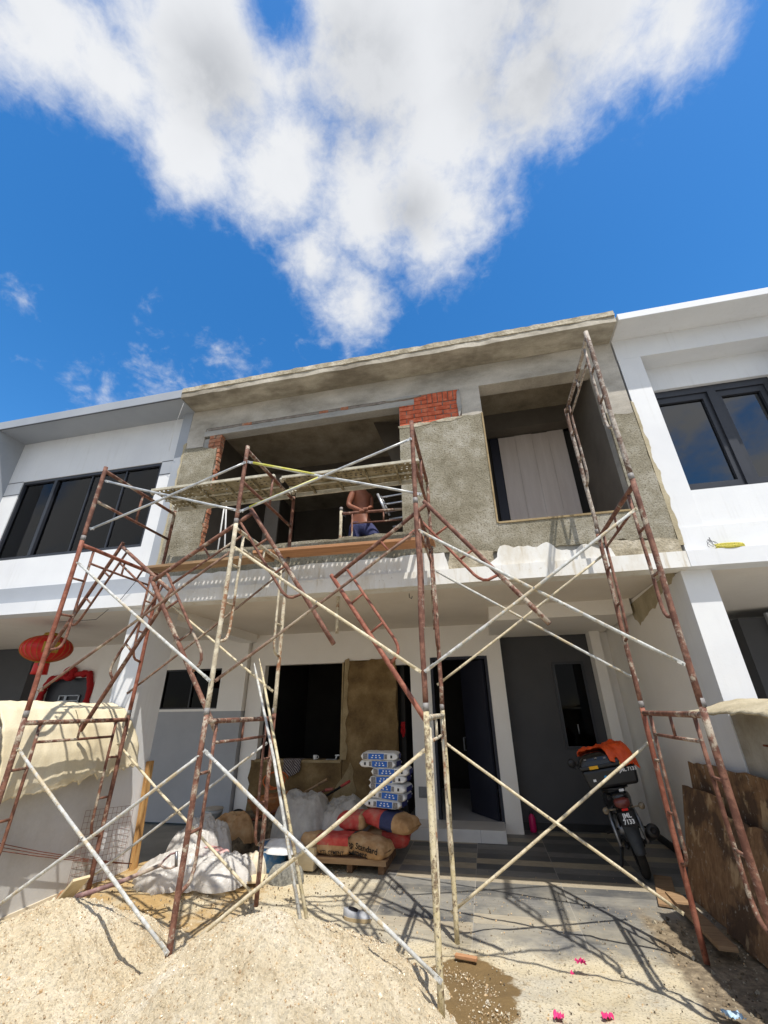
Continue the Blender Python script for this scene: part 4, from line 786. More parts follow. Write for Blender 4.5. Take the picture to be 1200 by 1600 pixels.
MB().box(1.58, 1.87, 2.50, 2.53, .02, .24).box(1.58, 1.61, 2.53, 2.8, .02, .22).box(1.84, 1.87, 2.53, 2.8, .02, .22).box(1.61, 1.84, 2.77, 2.8, .02, .22).build('side_board', 'paleboard', T, bevel=.004)
MB().box(1.61, 1.84, 2.53, 2.77, .03, .05).build('bottom_board', 'timberold', T)
# bucket
T = thing('bucket', 'white plastic bucket with lid against the grey wall', 'bucket', (-.42, 3.95, 0))
MB().lathe([(0, 0), (.125, 0), (.148, .24), (.156, .245), (.156, .27), (.15, .275), (.15, .30), (0, .305)], (-.42, 3.95, .02), n=32).build('body', 'bucket', T, smooth=True)
MB().lathe([(.0, .307), (.1, .312), (.155, .30), (.162, .285)], (-.42, 3.95, .022), n=32).build('lid', 'concpale', T, smooth=True)
MB().tube([V((-.42 + .16 * math.cos(a), 3.95 - .16 * math.sin(a), .26 - .09 * math.sin(a))) for a in [PI * i / 12 for i in range(13)]], .004, 6).build('handle', 'steel', T)
# wheelbarrow
T = thing('wheelbarrow', 'dirty orange wheelbarrow parked below the unfinished window opening', 'wheelbarrow', (.75, 3.7, 0))
def tray(u, v):
    a = u * 2 * PI; px = math.copysign(abs(math.cos(a)) ** .5, math.cos(a)); py = math.copysign(abs(math.sin(a)) ** .5, math.sin(a)); k = .55 + .45 * v
    return V((.72 + px * .36 * k + .04 * v, 3.65 + py * .27 * k, .33 + .24 * v + .05 * px * v))
MB().grid(tray, 40, 8).build('tray', 'barrow', T, smooth=True, solid=.006)
MB().grid(lambda u, v: V((.72 + (u - .5) * .55, 3.65 + (v - .5) * .4, .47 + .03 * fb(u * 3, v * 3, 1, 1))), 12, 12).build('load', 'mortar', T, smooth=True)
for s in (-.24, .24):
    MB().tube([(1.55, 3.65 + s * .9, .62), (1.15, 3.65 + s, .5), (.6, 3.65 + s * .8, .3), (.22, 3.65 + s * .2, .2)], .017, 10).build('handle', 'rebar', T, smooth=True)
    MB().tube([(1.5, 3.65 + s * .9, .61), (1.62, 3.65 + s * .9, .63)], .021, 10).build('grip', 'bagred', T, smooth=True)
    MB().tube([(1.0, 3.65 + s, .42), (1.02, 3.65 + s * 1.1, .01), (.9, 3.65 + s * 1.1, .01), (.75, 3.65 + s, .33)], .013, 8).build('leg', 'rebar', T, smooth=True)
w = MB().lathe([(.13, -.03), (.175, -.035), (.19, 0), (.175, .035), (.13, .03)], (.2, 3.65, .19), axis=(0, 1, 0), n=28).build('wheel', 'rubber', T, smooth=True)
MB().lathe([(.02, -.03), (.13, -.02), (.13, .02), (.02, .03)], (.2, 3.65, .19), axis=(0, 1, 0), n=28).build('rim', 'barrow', w, smooth=True)
b = MB(); b.tube([V((.62 + .17 * math.cos(a), 4.05 - .02 * a, .72 + .11 * math.sin(a))) for a in [i * PI / 8 for i in range(34)]], .012, 8)
b.build('hose_coil', 'cord_orange', smooth=True, label='coil of orange hose hanging above the wheelbarrow', cat='hose')
for (a, c, l, m) in (((1.0, 3.9, .5), (1.55, 3.75, .76), 'brown handle of a tool lying on the wheelbarrow', 'timberold'), ((1.35, 3.95, .45), (1.9, 3.8, .74), 'black tool handle with a pale red grip behind the tarpaulins', 'ink')):
    T = thing('tool_handle', l, 'tool', a); a, c = V(a), V(c); MB().tube([a, c], .016, 10).build('shaft', m, T, smooth=True); MB().tube([c.lerp(a, .25), c + (c - a) * .01], .02, 10).build('grip', 'bagred' if m == 'ink' else m, T, smooth=True)
# pallet
T = thing('pallet', 'weathered timber pallet under the cement sacks', 'pallet', (2.3, 2.95, 0))
for y in (2.60, 2.70, 2.80, 2.92, 3.05, 3.18, 3.30):
    j = random.uniform(-.015, .015); MB().box(1.72 + j, 2.74 + j, y - .043, y + .043, .13, .15).build('slat', 'pallet', T, bevel=.003)
for x in (1.82, 2.28, 2.66): MB().box(x - .035, x + .035, 2.6, 3.34, .0, .128).build('bearer', 'pallet', T, bevel=.003)
MB().box(1.70, 2.73, 2.548, 2.565, .09, .148).build('edge_board', 'timberold', T)
# sacks
def sack(name, c, ax, L, Wd, Hh, label, cat, group, bands, seed=0, tilt=0, boxy=.55):
    """pillow-like sack: length axis ax, bands = [(from, to, material)] along the length"""
    c = V(c); ax = V(ax).normalized(); sd = V((0, 0, 1)).cross(ax).normalized(); up = ax.cross(sd)
    if tilt: q = Matrix.Rotation(tilt, 3, ax); sd, up = q @ sd, q @ up
    T = thing(name, label, cat, c - up * Hh / 2, group); T['ax'] = 1
    names = {'bagbrown': 'brown_paper', 'bagred': 'red_panel', 'bagblue': 'blue_band', 'bagwhite': 'paper_bag'}
    def P(t, a):
        s = 2 * t - 1; k = (1 - abs(s) ** 5) ** .5 if abs(s) < 1 else 0; e = boxy
        ca, sa = math.cos(a), math.sin(a); w = math.copysign(abs(ca) ** e, ca); h = math.copysign(abs(sa) ** e, sa)
        k2 = .6 + .4 * k
        n = .012 * fb(t * 5, ca * 2, sa * 2 + seed, 1.3)
        return c + ax * (s * L / 2 * (1 - .04 * abs(h))) + sd * (w * Wd / 2 * (.82 + .18 * k) + n) + up * (h * Hh / 2 * (k if boxy > .5 else k ** .5) + n)
    for (t0, t1, m) in bands:
        n = max(3, int((t1 - t0) * 26)); pts = MB().grid(lambda u, v: P(t0 + (t1 - t0) * v, u * 2 * PI), 40, n)
        pts.build(names[m], m, T, smooth=True)
    return T, c, ax, sd, up
kc = 'cement sacks on the pallet'
T, c, ax, sd, up = sack('cement_sack', (2.5, 2.70, .245), (.94, -.28, -.10), .56, .34, .2, 'brown cement sack lying at the front right corner of the pallet, printed Top Standard Cement', 'cement sack', kc, [(0, 1, 'bagbrown')], 3, boxy=.72)
fr = -sd
text('Top Standard', T, c + fr * .186 + up * .015 + ax * -.02, ax, up, .085, 'ink', bold=.0015); text('Cement', T, c + fr * .176 - up * .05 + ax * -.06, ax, up, .08, 'ink', bold=.0015)
T, c, ax, sd, up = sack('cement_sack', (2.08, 2.72, .245), (1, -.05, 0), .44, .32, .19, 'upright red and brown cement sack, printed YTL cement, in the middle of the pallet edge', 'cement sack', kc, [(0, 1, 'bagbrown')], 5, boxy=.5)
MB().grid(lambda u, v: c + ax * ((u - .5) * .40) - sd * (.165 - .30 * v * (v > .35) * 1.0) + up * (.012 + .088 * min(1, v / .35) + .003), 16, 12).build('red_panel', 'bagred', T, smooth=True)
text('YTL CEMENT', T, c - sd * .172 - up * .055, ax, up, .052, 'ink', bold=.001)
sack('cement_sack', (1.76, 2.76, .25), (1, .0, 0), .26, .3, .2, 'small brown cement sack at the left end of the pallet edge', 'cement sack', kc, [(0, 1, 'bagbrown')], 7, boxy=.5)
T, c, ax, sd, up = sack('cement_sack', (2.72, 2.92, .46), (.92, -.30, -.12), .72, .38, .2, 'long cement sack with red end, navy band and brown end under the white blue stack', 'cement sack', kc, [(0, .42, 'bagred'), (.42, .66, 'bagblue'), (.66, 1, 'bagbrown')], 9, boxy=.7)
sack('cement_sack', (2.23, 2.98, .44), (1, -.1, 0), .40, .36, .2, 'bright red cement sack in the second layer, partly under the tarpaulin', 'cement sack', kc, [(0, .8, 'bagred'), (.8, 1, 'bagbrown')], 11, boxy=.6)
sack('cement_sack', (2.64, 3.1, .25), (1, .1, 0), .6, .36, .2, 'shaded red sack at the bottom of the pile, showing right of the corner sack', 'cement sack', kc, [(0, .4, 'bagbrown'), (.4, 1, 'bagred')], 13, boxy=.6)
# seven white and blue sacks in a leaning stack
order = ['lowest', 'second lowest', 'third lowest', 'middle one', 'third highest', 'second highest', 'topmost']
spec = [(2.64, -.13, 1), (2.70, -.10, 1), (2.71, -.16, 0), (2.70, -.06, 0), (2.73, -.02, 0), (2.57, -.10, 1), (2.58, .05, 0)]
z = .585
for i, (x, yaw, flip) in enumerate(spec):
    L, Wd, Hh = .50, .36, .094; c = V((x, 3.02 + .02 * (i % 2), z + Hh / 2)); roll = random.uniform(-.03, .03) - (.05 if i < 3 else 0)
    ax = V((math.cos(yaw), math.sin(yaw), roll)).normalized(); sd = V((-math.sin(yaw), math.cos(yaw), 0)); up = ax.cross(sd)
    T = thing('adhesive_sack', order[i].replace(' one', '') + ' white and blue sack of the leaning stack by the door', 'sack', c - up * Hh / 2, 'white and blue sacks stacked by the door')
    def P(t, a, c=c, ax=ax, sd=sd, up=up, i=i):
        s = 2 * t - 1; ca, sa = math.cos(a), math.sin(a); w = math.copysign(abs(ca) ** .28, ca); h = math.copysign(abs(sa) ** .38, sa); k = (1 - abs(s) ** 9) ** .5
        n = .006 * fb(t * 5 + i, ca * 2, sa * 2 + i * 3, 1.2)
        return c + ax * (s * L / 2) + sd * (w * Wd / 2 * (.93 + .07 * k) + n) + up * (h * Hh / 2 * k + n)
    MB().grid(lambda u, v: P(v, u * 2 * PI), 44, 22).build('paper_bag', 'bagwhite', T, smooth=True)
    fr = -sd * (Wd / 2 + .004); e = ax * (L / 2 + .004); sgn = -1 if flip else 1
    def patch(nm, cen, hx, hz, m, wx=None):
        wx = wx or ax; nrm = wx.cross(up); b = MB(); k = 8
        b.add([cen - wx * hx - up * hz, cen + wx * hx - up * hz, cen + wx * hx + up * hz, cen - wx * hx + up * hz], [(0, 1, 2, 3)]); return b.build(nm, m, T, solid=.0015)
    patch('blue_label', c + fr + ax * (-.04 * sgn), .105, .033, 'lblblue')
    patch('grey_label', c + fr + ax * (-.185 * sgn), .03, .033, 'lblgrey')
    patch('grey_label', c + fr + ax * (.09 * sgn), .018, .026, 'lblgrey')
    patch('weight_mark', c + fr + ax * (.165 * sgn), .012, .016, 'ink')
    if True: patch('navy_label', c + e + up * .0, .11, .03, 'lblnavy', sd)
    z0 = c + fr - sd * .0025
    for q, (wl, dz) in enumerate(((.055, .012), (.07, -.012))):
        for k in range(5): MB().obox(c + fr - sd * .002 + ax * (-.04 * sgn + (k - 2) * wl / 2.6) + up * dz, ax * wl / 6.5, sd * .001, up * .006).build('white_print', 'whiteink', T) if k in (0, 2, 4) else None
    z += Hh * .93

# ------------------------------------------------------------------ motorbike, seen from behind on its side stand
BO = V((5.585, 3.0, 0)); BR = Matrix.Rotation(rad(-7), 3, 'Z') @ Matrix.Rotation(rad(-10), 3, 'Y')
def B(x, y, z): return BO + BR @ V((x, y, z))
def Bs(l): return [B(*p) for p in l]
T = thing('motorbike', 'black motorbike with delivery box and plate JML 7133, parked facing the dark wall', 'motorbike', BO)
bx, by, bz = BR @ V((1, 0, 0)), BR @ V((0, 1, 0)), BR @ V((0, 0, 1))
def bbox(mb, x0, x1, y0, y1, z0, z1, tx=0, m=0):
    vs = [B(x, y, z) for z in (z0, z1) for y in (y0, y1) for x in (x0 + (tx if z == z0 else 0), x1 - (tx if z == z0 else 0))]
    return mb.add(vs, [(0, 2, 3, 1), (4, 5, 7, 6), (0, 1, 5, 4), (2, 6, 7, 3), (0, 4, 6, 2), (1, 3, 7, 5)], m)
def loft(mb, secs, n=20, m=0):     # secs: (y, zc, halfw, halfh) stations of a body shell
    vs = []
    for (y, zc, w, h) in secs:
        for j in range(n):
            a = 2 * PI * j / n; vs.append(B(w * math.copysign(abs(math.cos(a)) ** .7, math.cos(a)), y, zc + h * math.copysign(abs(math.sin(a)) ** .7, math.sin(a))))
    k = len(secs); fs = [(i * n + j, i * n + (j + 1) % n, (i + 1) * n + (j + 1) % n, (i + 1) * n + j) for i in range(k - 1) for j in range(n)]
    return mb.add(vs, fs + [tuple(range(n)), tuple((k - 1) * n + j for j in range(n))], m)
for y0 in (.0, 1.24):
    w = MB().lathe([(.215, -.036), (.25, -.045), (.275, -.03), (.285, 0), (.275, .03), (.25, .045), (.215, .036), (.215, -.036)], B(0, y0, .285), axis=bx, n=44).build('wheel', 'rubber', T, smooth=True)
    rm = MB().lathe([(.2, -.03), (.218, -.03), (.218, .03), (.2, .03)], B(0, y0, .285), axis=bx, n=44).lathe([(.0, -.05), (.035, -.05), (.035, .05), (0, .05)], B(0, y0, .285), axis=bx, n=16)
    for k in range(5):
        a = k * 2 * PI / 5; rm.tube([B(0, y0 + .03 * math.cos(a), .285 + .03 * math.sin(a)), B(0, y0 + .205 * math.cos(a), .285 + .205 * math.sin(a))], .012, 8)
    rm.build('rim', 'blackgloss', w)
loft(MB(), [(-.34, .80, .05, .03), (-.28, .80, .10, .055), (-.1, .76, .135, .085), (.15, .68, .15, .11), (.35, .62, .13, .09)]).build('tail_fairing', 'blackgloss', T, smooth=True)
loft(MB(), [(-.24, .855, .09, .02), (.0, .845, .125, .04), (.3, .80, .125, .045), (.52, .78, .09, .04)]).build('seat', 'black', T, smooth=True)
loft(MB(), [(.3, .55, .05, .12), (.6, .52, .06, .1), (.85, .62, .07, .16), (1.0, .74, .1, .2), (1.08, .78, .08, .16)]).build('leg_shield', 'blackgloss', T, smooth=True)
loft(MB(), [(.92, .95, .07, .07), (1.02, .98, .13, .09), (1.12, .97, .10, .07)]).build('headlamp_cowl', 'blackgloss', T, smooth=True)
hb = MB().tube(Bs([(-.34, .86, 1.0), (-.22, .92, 1.02), (0, .98, .99), (.22, .92, 1.02), (.34, .86, 1.0)]), .012, 10).build('handlebar', 'black', T, smooth=True)
for s in (-1, 1):
    MB().tube(Bs([(s * .22, .92, 1.02), (s * .3, .9, 1.03), (s * .33, .88, 1.06)]), .006, 8).lathe([(0, .012), (.05, .012), (.06, 0), (.05, -.012), (0, -.012)], B(s * .36, .88, 1.07), axis=by, n=20).build('mirror', 'black', hb, smooth=True)
    MB().tube(Bs([(s * .15, .0, .30), (s * .145, .12, .50), (s * .13, .17, .66)]), [.02, .026, .018], 12).build('shock_absorber', 'steel', T, smooth=True)
    MB().tube(Bs([(s * .09, .42, .33), (s * .085, .0, .285)]), .02, 10).build('swing_arm', 'black', T, smooth=True)
    MB().tube(Bs([(s * .09, 1.12, .78), (s * .085, 1.24, .285)]), .021, 12).build('fork_leg', 'black', T, smooth=True)
    MB().tube(Bs([(s * .06, -.30, .70), (s * .17, -.31, .70)]), .008, 8).lathe([(0, -.02), (.03, -.02), (.034, .0), (.028, .022), (0, .026)], B(s * .19, -.315, .70), axis=-by, n=18).build('indicator', 'amber', T, smooth=True)
    MB().tube(Bs([(s * .1, .3, .4), (s * .24, .26, .38)]), .013, 8).build('footpeg', 'rubber', T)
loft(MB(), [(.3, .36, .1, .1), (.5, .38, .14, .13), (.7, .40, .09, .09)]).build('engine', 'steel', T, smooth=True)
MB().grid(lambda u, v: B((u - .5) * .16, -.285 + .03 * math.cos((u - .5) * 3) - .03, .71 - .0 + .0 + (v - .5) * .1 + .0), 12, 8).build('backplate', 'black', T)
tl = MB()
for k in range(1): loft(tl, [(-.335, .775, .075, .028), (-.375, .765, .085, .046), (-.40, .755, .07, .04), (-.41, .752, .04, .025)], 24)
tl.build('tail_light', 'taillens', T, smooth=True)
bbox(MB(), -.03, .035, -.395, -.375, .69, .712).build('reflector', 'redreflector', T, bevel=.003)
# number plate on its bracket and the long mudguard below
pc = B(0.0, -.385, .615); pu = (bz * .97 + by * .22).normalized(); pn = bx.cross(pu)
MB().obox(pc, bx * .078, pn * .003, pu * .064).build('number_plate', 'ink', T, bevel=.002)
text('JML', T, pc + pn * .005 + pu * .028, bx, pu, .057, 'whiteink', bold=.002); text('7133', T, pc + pn * .005 - pu * .027, bx, pu, .057, 'whiteink', bold=.002)
MB().grid(lambda u, v: B((u - .5) * (.17 - .06 * v) , -.33 - .045 * v + .05 * (2 * u - 1) ** 2, .55 - .26 * v), 12, 12).build('mudguard', 'mudguard', T, smooth=True, solid=.006)
MB().grid(lambda u, v: B((u - .5) * .15, .31 * math.cos(.5 + 2.2 * v) * 1.0 - .0, .285 + .335 * math.sin(.5 + 2.2 * v) + .0 - .03 * (2 * u - 1) ** 2), 10, 24).build('inner_fender', 'black', T, smooth=True, solid=.005)
MB().tube(Bs([(.10, .55, .25), (.14, .3, .24), (.17, .1, .32), (.185, -.02, .37)]), .02, 12).tube(Bs([(.185, .0, .36), (.20, -.12, .41), (.205, -.30, .47), (.205, -.32, .475)]), [.045, .062, .066, .055], 20).build('exhaust', 'black', T, smooth=True)
MB().lathe([(.0, 0), (.022, 0), (.03, .012), (.03, -.02)], B(.205, -.325, .477), axis=-by, n=18).build('exhaust_tip', 'ink', T, smooth=True)
MB().tube(Bs([(-.1, .38, .3), (-.2, .3, .08), (-.235, .28, .005)]), .012, 8).obox(B(-.24, .27, .008), bx * .03, by * .02, bz * .004).build('side_stand', 'black', T)
MB().tube(Bs([(-.12, .3, .22), (-.2, .12, .1), (-.26, .05, .1)]), .009, 8).build('kick_lever', 'black', T)
MB().tube(Bs([(-.12, .1, .86), (-.13, -.2, .88), (0, -.3, .88), (.13, -.2, .88), (.12, .1, .86)]), .011, 10).build('rear_rack', 'black', T, smooth=True)
# delivery box with lid, stickers and lettering
bxo = D.objects
dbx = bbox(MB(), -.30, .30, -.27, .17, .895, 1.09, .035).build('delivery_box', 'black', T, bevel=.03)
bbox(MB(), -.31, .31, -.285, .18, 1.095, 1.135).build('lid_rim', 'black', dbx, bevel=.012)
def lid(u, v):
    x = -.30 + .6 * u; y = -.275 + .45 * v; k = (1 - abs(2 * u - 1) ** 4) * (1 - abs(2 * v - 1) ** 4); return B(x, y, 1.13 + .125 * k ** .35)
MB().grid(lid, 40, 30).build('box_lid', 'blackgloss', dbx, smooth=True)
def sticker(nm, x, z, w, h, m, y=-.289, tilt=0): MB().obox(B(x, y, z), bx * w, by * .001, bz * h).build(nm, m, dbx)
sticker('sticker', -.155, 1.112, .05, .016, 'stickyel', -.2865); sticker('sticker', .185, 1.112, .05, .016, 'stickyel', -.2865)
MB().lathe([(0, 0), (.018, 0), (.018, .001)], B(-.06, -.271, 1.0), axis=-by, n=18).build('sticker', 'stickblue', dbx)
text('JML 7133', dbx, B(.2, -.2735, 1.045), bx, bz, .05, 'whiteink', bold=.0015, name='box_lettering')
sticker('white_sticker', -.19, .985, .016, .012, 'whiteink', -.2712); sticker('white_sticker', .05, .862, .026, .012, 'whiteink', -.285)
for (x, z) in ((-.22, 1.20), (-.1, 1.2), (.0, 1.19)): sticker('lid_mark', x, z, .014, .008, 'lblgrey', -.27)
# orange raincoat thrown over the lid
def rc_(u, v):
    x = -.27 + .60 * u; fr_ = -.30 * sm(.35, .55, u) - .02 * (1 - sm(.35, .55, u)) + .03 * fb(u * 7, 0, 5, 1); y = fr_ + (.2 - fr_) * v
    k = max(0, (1 - min(1, abs(x / .315)) ** 5) * (1 - min(1, abs((y + .05) / .24)) ** 5))
    dr = .10 * sm(.22, .0, v) * sm(.45, .75, u); sd_ = .05 * sm(.93, 1, u)
    return B(x + .015 * fb(u * 4, v * 4, 1, 1), y - .012 * (v < .24), 1.142 + .135 * k ** .4 - dr - sd_ + .05 * abs(fb(u * 3.2, v * 3, 7, 1.5, 3)) + .03 * sm(.3, .7, u))
MB().grid(rc_, 60, 50).build('raincoat', 'orange', smooth=True, solid=.006, label='crumpled orange raincoat thrown over the lid of the delivery box', cat='raincoat')
T = thing('bottle', 'magenta bottle standing at the foot of the dark wall', 'bottle', (4.56, 4.78, 0))
MB().lathe([(0, 0), (.045, 0), (.05, .02), (.05, .17), (.035, .21), (.02, .225), (.02, .25)], (4.56, 4.78, .0), n=24).build('body', 'pinkbottle', T, smooth=True)
MB().lathe([(0, .275), (.022, .275), (.024, .25), (.024, .235)], (4.56, 4.78, .0), n=20).build('cap', 'black', T, smooth=True)

# ------------------------------------------------------------------ things on and by the walls
def sheet(name, c, ux, uz, w, h, t, m, label, cat, group=None, bite=.03, seed=0):
    c = V(c); ux = V(ux).normalized(); uz = V(uz); uz = (uz - ux * uz.dot(ux)).normalized(); uy = ux.cross(uz)
    poly = jag((0, 0), (w, 0), 8, bite * .5, seed) + jag((w, 0), (w, h), 14, bite, seed + 1) + jag((w, h), (0, h * .98), 14, bite, seed + 2) + jag((0, h * .98), (0, 0), 12, bite * .6, seed + 3)
    n = len(poly); vs = [c + ux * a + uz * b for a, b in poly] + [c + ux * a + uz * b + uy * t for a, b in poly]
    return MB().add(vs, [tuple(range(n)), tuple(range(2 * n - 1, n - 1, -1))] + [(i, i + n, (i + 1) % n + n, (i + 1) % n) for i in range(n)]).build(name, m, label=label, cat=cat, group=group, bevel=.002)
pg = 'plywood sheets leaning at right'
sheet('plywood_sheet', (6.06, 2.58, .0), (0, -1, 0), (.1, 0, 1), 1.62, 1.19, .018, 'ply', 'taller brown plywood sheet with a rough top edge, leaning on the right wall', 'plywood sheet', pg, .03, 1)
sheet('plywood_sheet', (5.84, 2.55, .0), (.02, -1, 0), (.22, 0, 1), .82, .98, .018, 'ply', 'darker front plywood sheet, its upper corner pointing to the motorbike', 'plywood sheet', pg, .02, 5)
sheet('plywood_sheet', (5.80, 1.72, .02), (.02, -1, 0), (.30, .02, 1), 1.3, .86, .018, 'ply', 'warped lower plywood sheet nearest the street, dark stain down its middle', 'plywood sheet', pg, .06, 9)
def plank(label, a, b, w, t, m, cat='plank', up=(0, 0, 1), name='plank'):
    a, b = V(a), V(b); d = (b - a); L = d.length; d.normalize(); s = V(up).cross(d).normalized(); u = d.cross(s)
    return MB().obox((a + b) / 2, d * (L / 2), s * (w / 2), u * (t / 2)).build(name, m, label=label, cat=cat, group='loose planks', bevel=.003)
plank('long weathered plank lying along the foot of the plywood', (5.66, 2.5, .03), (5.60, 1.25, .09), .13, .03, 'timberold')
plank('short tan plank end lying on the tiles near the motorbike wheel', (5.74, 3.0, .025), (5.52, 2.2, .02), .17, .02, 'timberold')
plank('small pale wood chip on the damp patch', (3.62, .9, .05), (3.78, .86, .055), .04, .02, 'timber')
plank('stained upright timber leaning against the left pillar', (-.20, 2.06, .0), (-.235, 2.03, 1.16), .085, .05, 'post', up=(1, 0, 0), name='timber_post')
plank('flat dirty board lying before the plastic heap', (.35, 1.75, .06), (1.45, 2.1, .05), .22, .02, 'paleboard')
plank('pale board edge tilted in the left sand heap', aZ(100, 1405, .38), aZ(128, 1372, .55), .12, .02, 'paleboard')
plank('short orange brown offcut stuck beside the pale board', aZ(88, 1412, .36), aZ(100, 1392, .44), .05, .025, 'timber')
# shovel with D grip
T = thing('shovel', 'dirty shovel lying with its D shaped grip towards the plastic heap', 'shovel', (.8, 1.2, .3))
a, b = aY(118, 1402, .42), aY(250, 1352, 1.0); d = (b - a).normalized()
MB().tube([a, a.lerp(b, .5) + V((0, 0, -.012)), b], [.019, .018, .016], 12).build('shaft', 'pinkstick', T, smooth=True)
s = V((0, .35, 1)).normalized(); s = (s - d * s.dot(d)).normalized()
MB().tube([b, b + d * .04 + s * .03, b + d * .10 + s * .055, b + d * .15 + s * .05], .009, 8).tube([b, b + d * .04 - s * .03, b + d * .10 - s * .055, b + d * .15 - s * .05], .009, 8).build('fork_grip', 'pinkstick', T, smooth=True)
MB().tube([b + d * .15 + s * .06, b + d * .15 - s * .06], .014, 10).build('grip_bar', 'steel', T, smooth=True)
e = V((0, 1, 0)); MB().grid(lambda u, v: a - d * (.02 + .24 * v) + e * ((u - .5) * .2 * (1 - .5 * v ** 3)) + s * (.02 * (2 * u - 1) ** 2 - .03 * v), 12, 12).build('blade', 'steel', T, smooth=True, solid=.003)
# welded mesh panel and reinforcing wires by the left wall
T = thing('wire_mesh', 'rusty welded wire mesh leaning on the left wall behind the rear standard', 'wire mesh', (-.2, 1.4, .1))
c0, c1, c2 = V((-.25, 1.2, .08)), V((-.2, 1.85, .02)), V((-.262, 1.22, .78)); b = MB()
for i in range(12): q = c0.lerp(c1, i / 11); b.tube([q, q + (c2 - c0)], .0016, 5)
for i in range(14): q = (c2 - c0) * (i / 13); b.tube([c0 + q, c1 + q], .0016, 5)
b.build('wires', 'rebar', T)
for k, dz in enumerate((.0, -.03, -.05)):
    p = [aX(-10, 1316 + k * 6, -.22), aX(60, 1330 + k * 4, -.22), aX(140, 1343 + k * 2, -.22), aX(212, 1350, -.2)]
    MB().tube(p, .0035, 6).build('reinforcing_bar', 'rebar', smooth=True, label=('top', 'middle', 'bottom')[k] + ' one of the three thin rusty bars along the left wall', cat='steel bar', group='rusty bars along the left wall')
# shoe
T = thing('shoe', 'single grey slip on shoe lying beside the right sand heap', 'shoe', (2.6, 1.45, .02)); so = V((2.585, 1.47, .0)); sx = V((.97, -.05, 0)).normalized(); sy = V((0, 0, 1)).cross(sx)
def foot(v, a, k=1):
    L = .27; y = v * L; w = .048 * (1 - abs(2 * v - 1.08) ** 3.2 * .75) + .006; h = .048 * (1 - v) ** .8 + .02 * (1 - v ** 4) + .004
    return w, h, y
def up_(u, v):
    w, h, y = foot(v, 0); a = PI * u; lift = .024; op = .45 if v < .52 else 1
    x = w * math.cos(a) ; zz = lift - .006 + h * (math.sin(a) ** .7 if v > .5 else min(math.sin(a) ** .7, .86))
    return so + sx * (y - .02) + sy * x + V((0, 0, zz))
MB().grid(up_, 24, 30).build('upper', 'shoe', T, smooth=True)
MB().grid(lambda u, v: so + sx * (.03 + .105 * v) + sy * ((u - .5) * .07 * math.sin(PI * (.15 + .75 * v))) + V((0, 0, .078 - .022 * v + .004)), 8, 8).build('opening', 'shoein', T)
def sole(z0, z1, k):
    b = MB(); n = 40; ring = []
    for i in range(n):
        t = i / n; v = 1 - abs(2 * t - 1); side = 1 if t < .5 else -1; w, h, y = foot(v, 0); ring.append(so + sx * (y - .02) + sy * (side * (w + k)))
    return b.add([p + V((0, 0, z0)) for p in ring] + [p + V((0, 0, z1)) for p in ring], [tuple(range(n)), tuple(range(n, 2 * n))] + [(i, (i + 1) % n, (i + 1) % n + n, i + n) for i in range(n)])
sole(.0, .026, .005).build('sole', 'shoesole', T)
# scraps
def scrap(c, r, m, label, seed):
    c = V(c); MB().grid(lambda u, v: c + V(((u - .5) * 2 * r * (1 + .5 * fb(u * 3, v * 3, seed, 1)), (v - .5) * 1.6 * r * (1 + .5 * fb(v * 3, u * 3, seed, 1)), .012 + .03 * abs(fb(u * 2, v * 2, seed, 1.5)))), 12, 12).build('paper_scrap', m, smooth=True, label=label, cat='scrap', group='scraps on the dirt')
q = lambda x, y: aZ(x, y, .06)
scrap(q(908, 1508), .032, 'pink', 'largest magenta scrap, lying on the scaffold shadow', 1); scrap(q(895, 1526), .012, 'pink', 'tiny magenta scrap below the largest one', 2)
scrap(aZ(874, 1595, .1), .028, 'pink', 'magenta scrap at the bottom edge, the left one', 3); scrap(aZ(950, 1594, .1), .028, 'pink', 'magenta scrap at the bottom edge, the right one', 4)
scrap(aZ(1147, 1592, .1), .045, 'bluescrap', 'pale blue scrap at the bottom right in the rubble', 5)
# sill things
def towel(u, v):
    y = 4.56 - .03 - .02 * v + .025 * fb(u * 3, v, 3, 1.5); z = .965 - .27 * v * (1 - .25 * abs(2 * u - 1)); x = .46 + .34 * u + .03 * fb(u * 2, v * 2, 1, 1) + .06 * v * (.5 - u)
    if v < .12: y = 4.56 + .15 - .2 * v / .12 * .9; z = .955
    return V((x, y, z))
mt, tt, bt = newmat('striped_cloth'); wv = tt.new('ShaderNodeTexWave'); tt.link(tt.pos(), wv.inputs['Vector']); wv.inputs['Scale'].default_value = 13; wv.inputs['Distortion'].default_value = 2.0; wv.bands_direction = 'DIAGONAL'
tt.link(tt.ramp(wv.outputs['Fac'], [(.55, srgb(64, 56, 58)), (.75, srgb(150, 140, 136))]), bt.inputs['Base Color']); bt.inputs['Roughness'].default_value = .9
MB().grid(towel, 30, 30).build('towel', mt, smooth=True, solid=.006, label='dark striped cloth hanging over the unfinished sill', cat='towel')
T = thing('cup', 'small white cup standing on the sill, left of the block', 'cup', (1.02, 4.62, .942)); MB().lathe([(0, 0), (.03, 0), (.036, .07), (.03, .07)], (1.02, 4.62, .942), n=20).build('body', 'bagwhite', T, smooth=True)
MB().tube([V((1.056, 4.62, .955)), V((1.085, 4.62, .97)), V((1.083, 4.62, .995)), V((1.055, 4.62, 1.0))], .005, 8).build('handle', 'bagwhite', T)
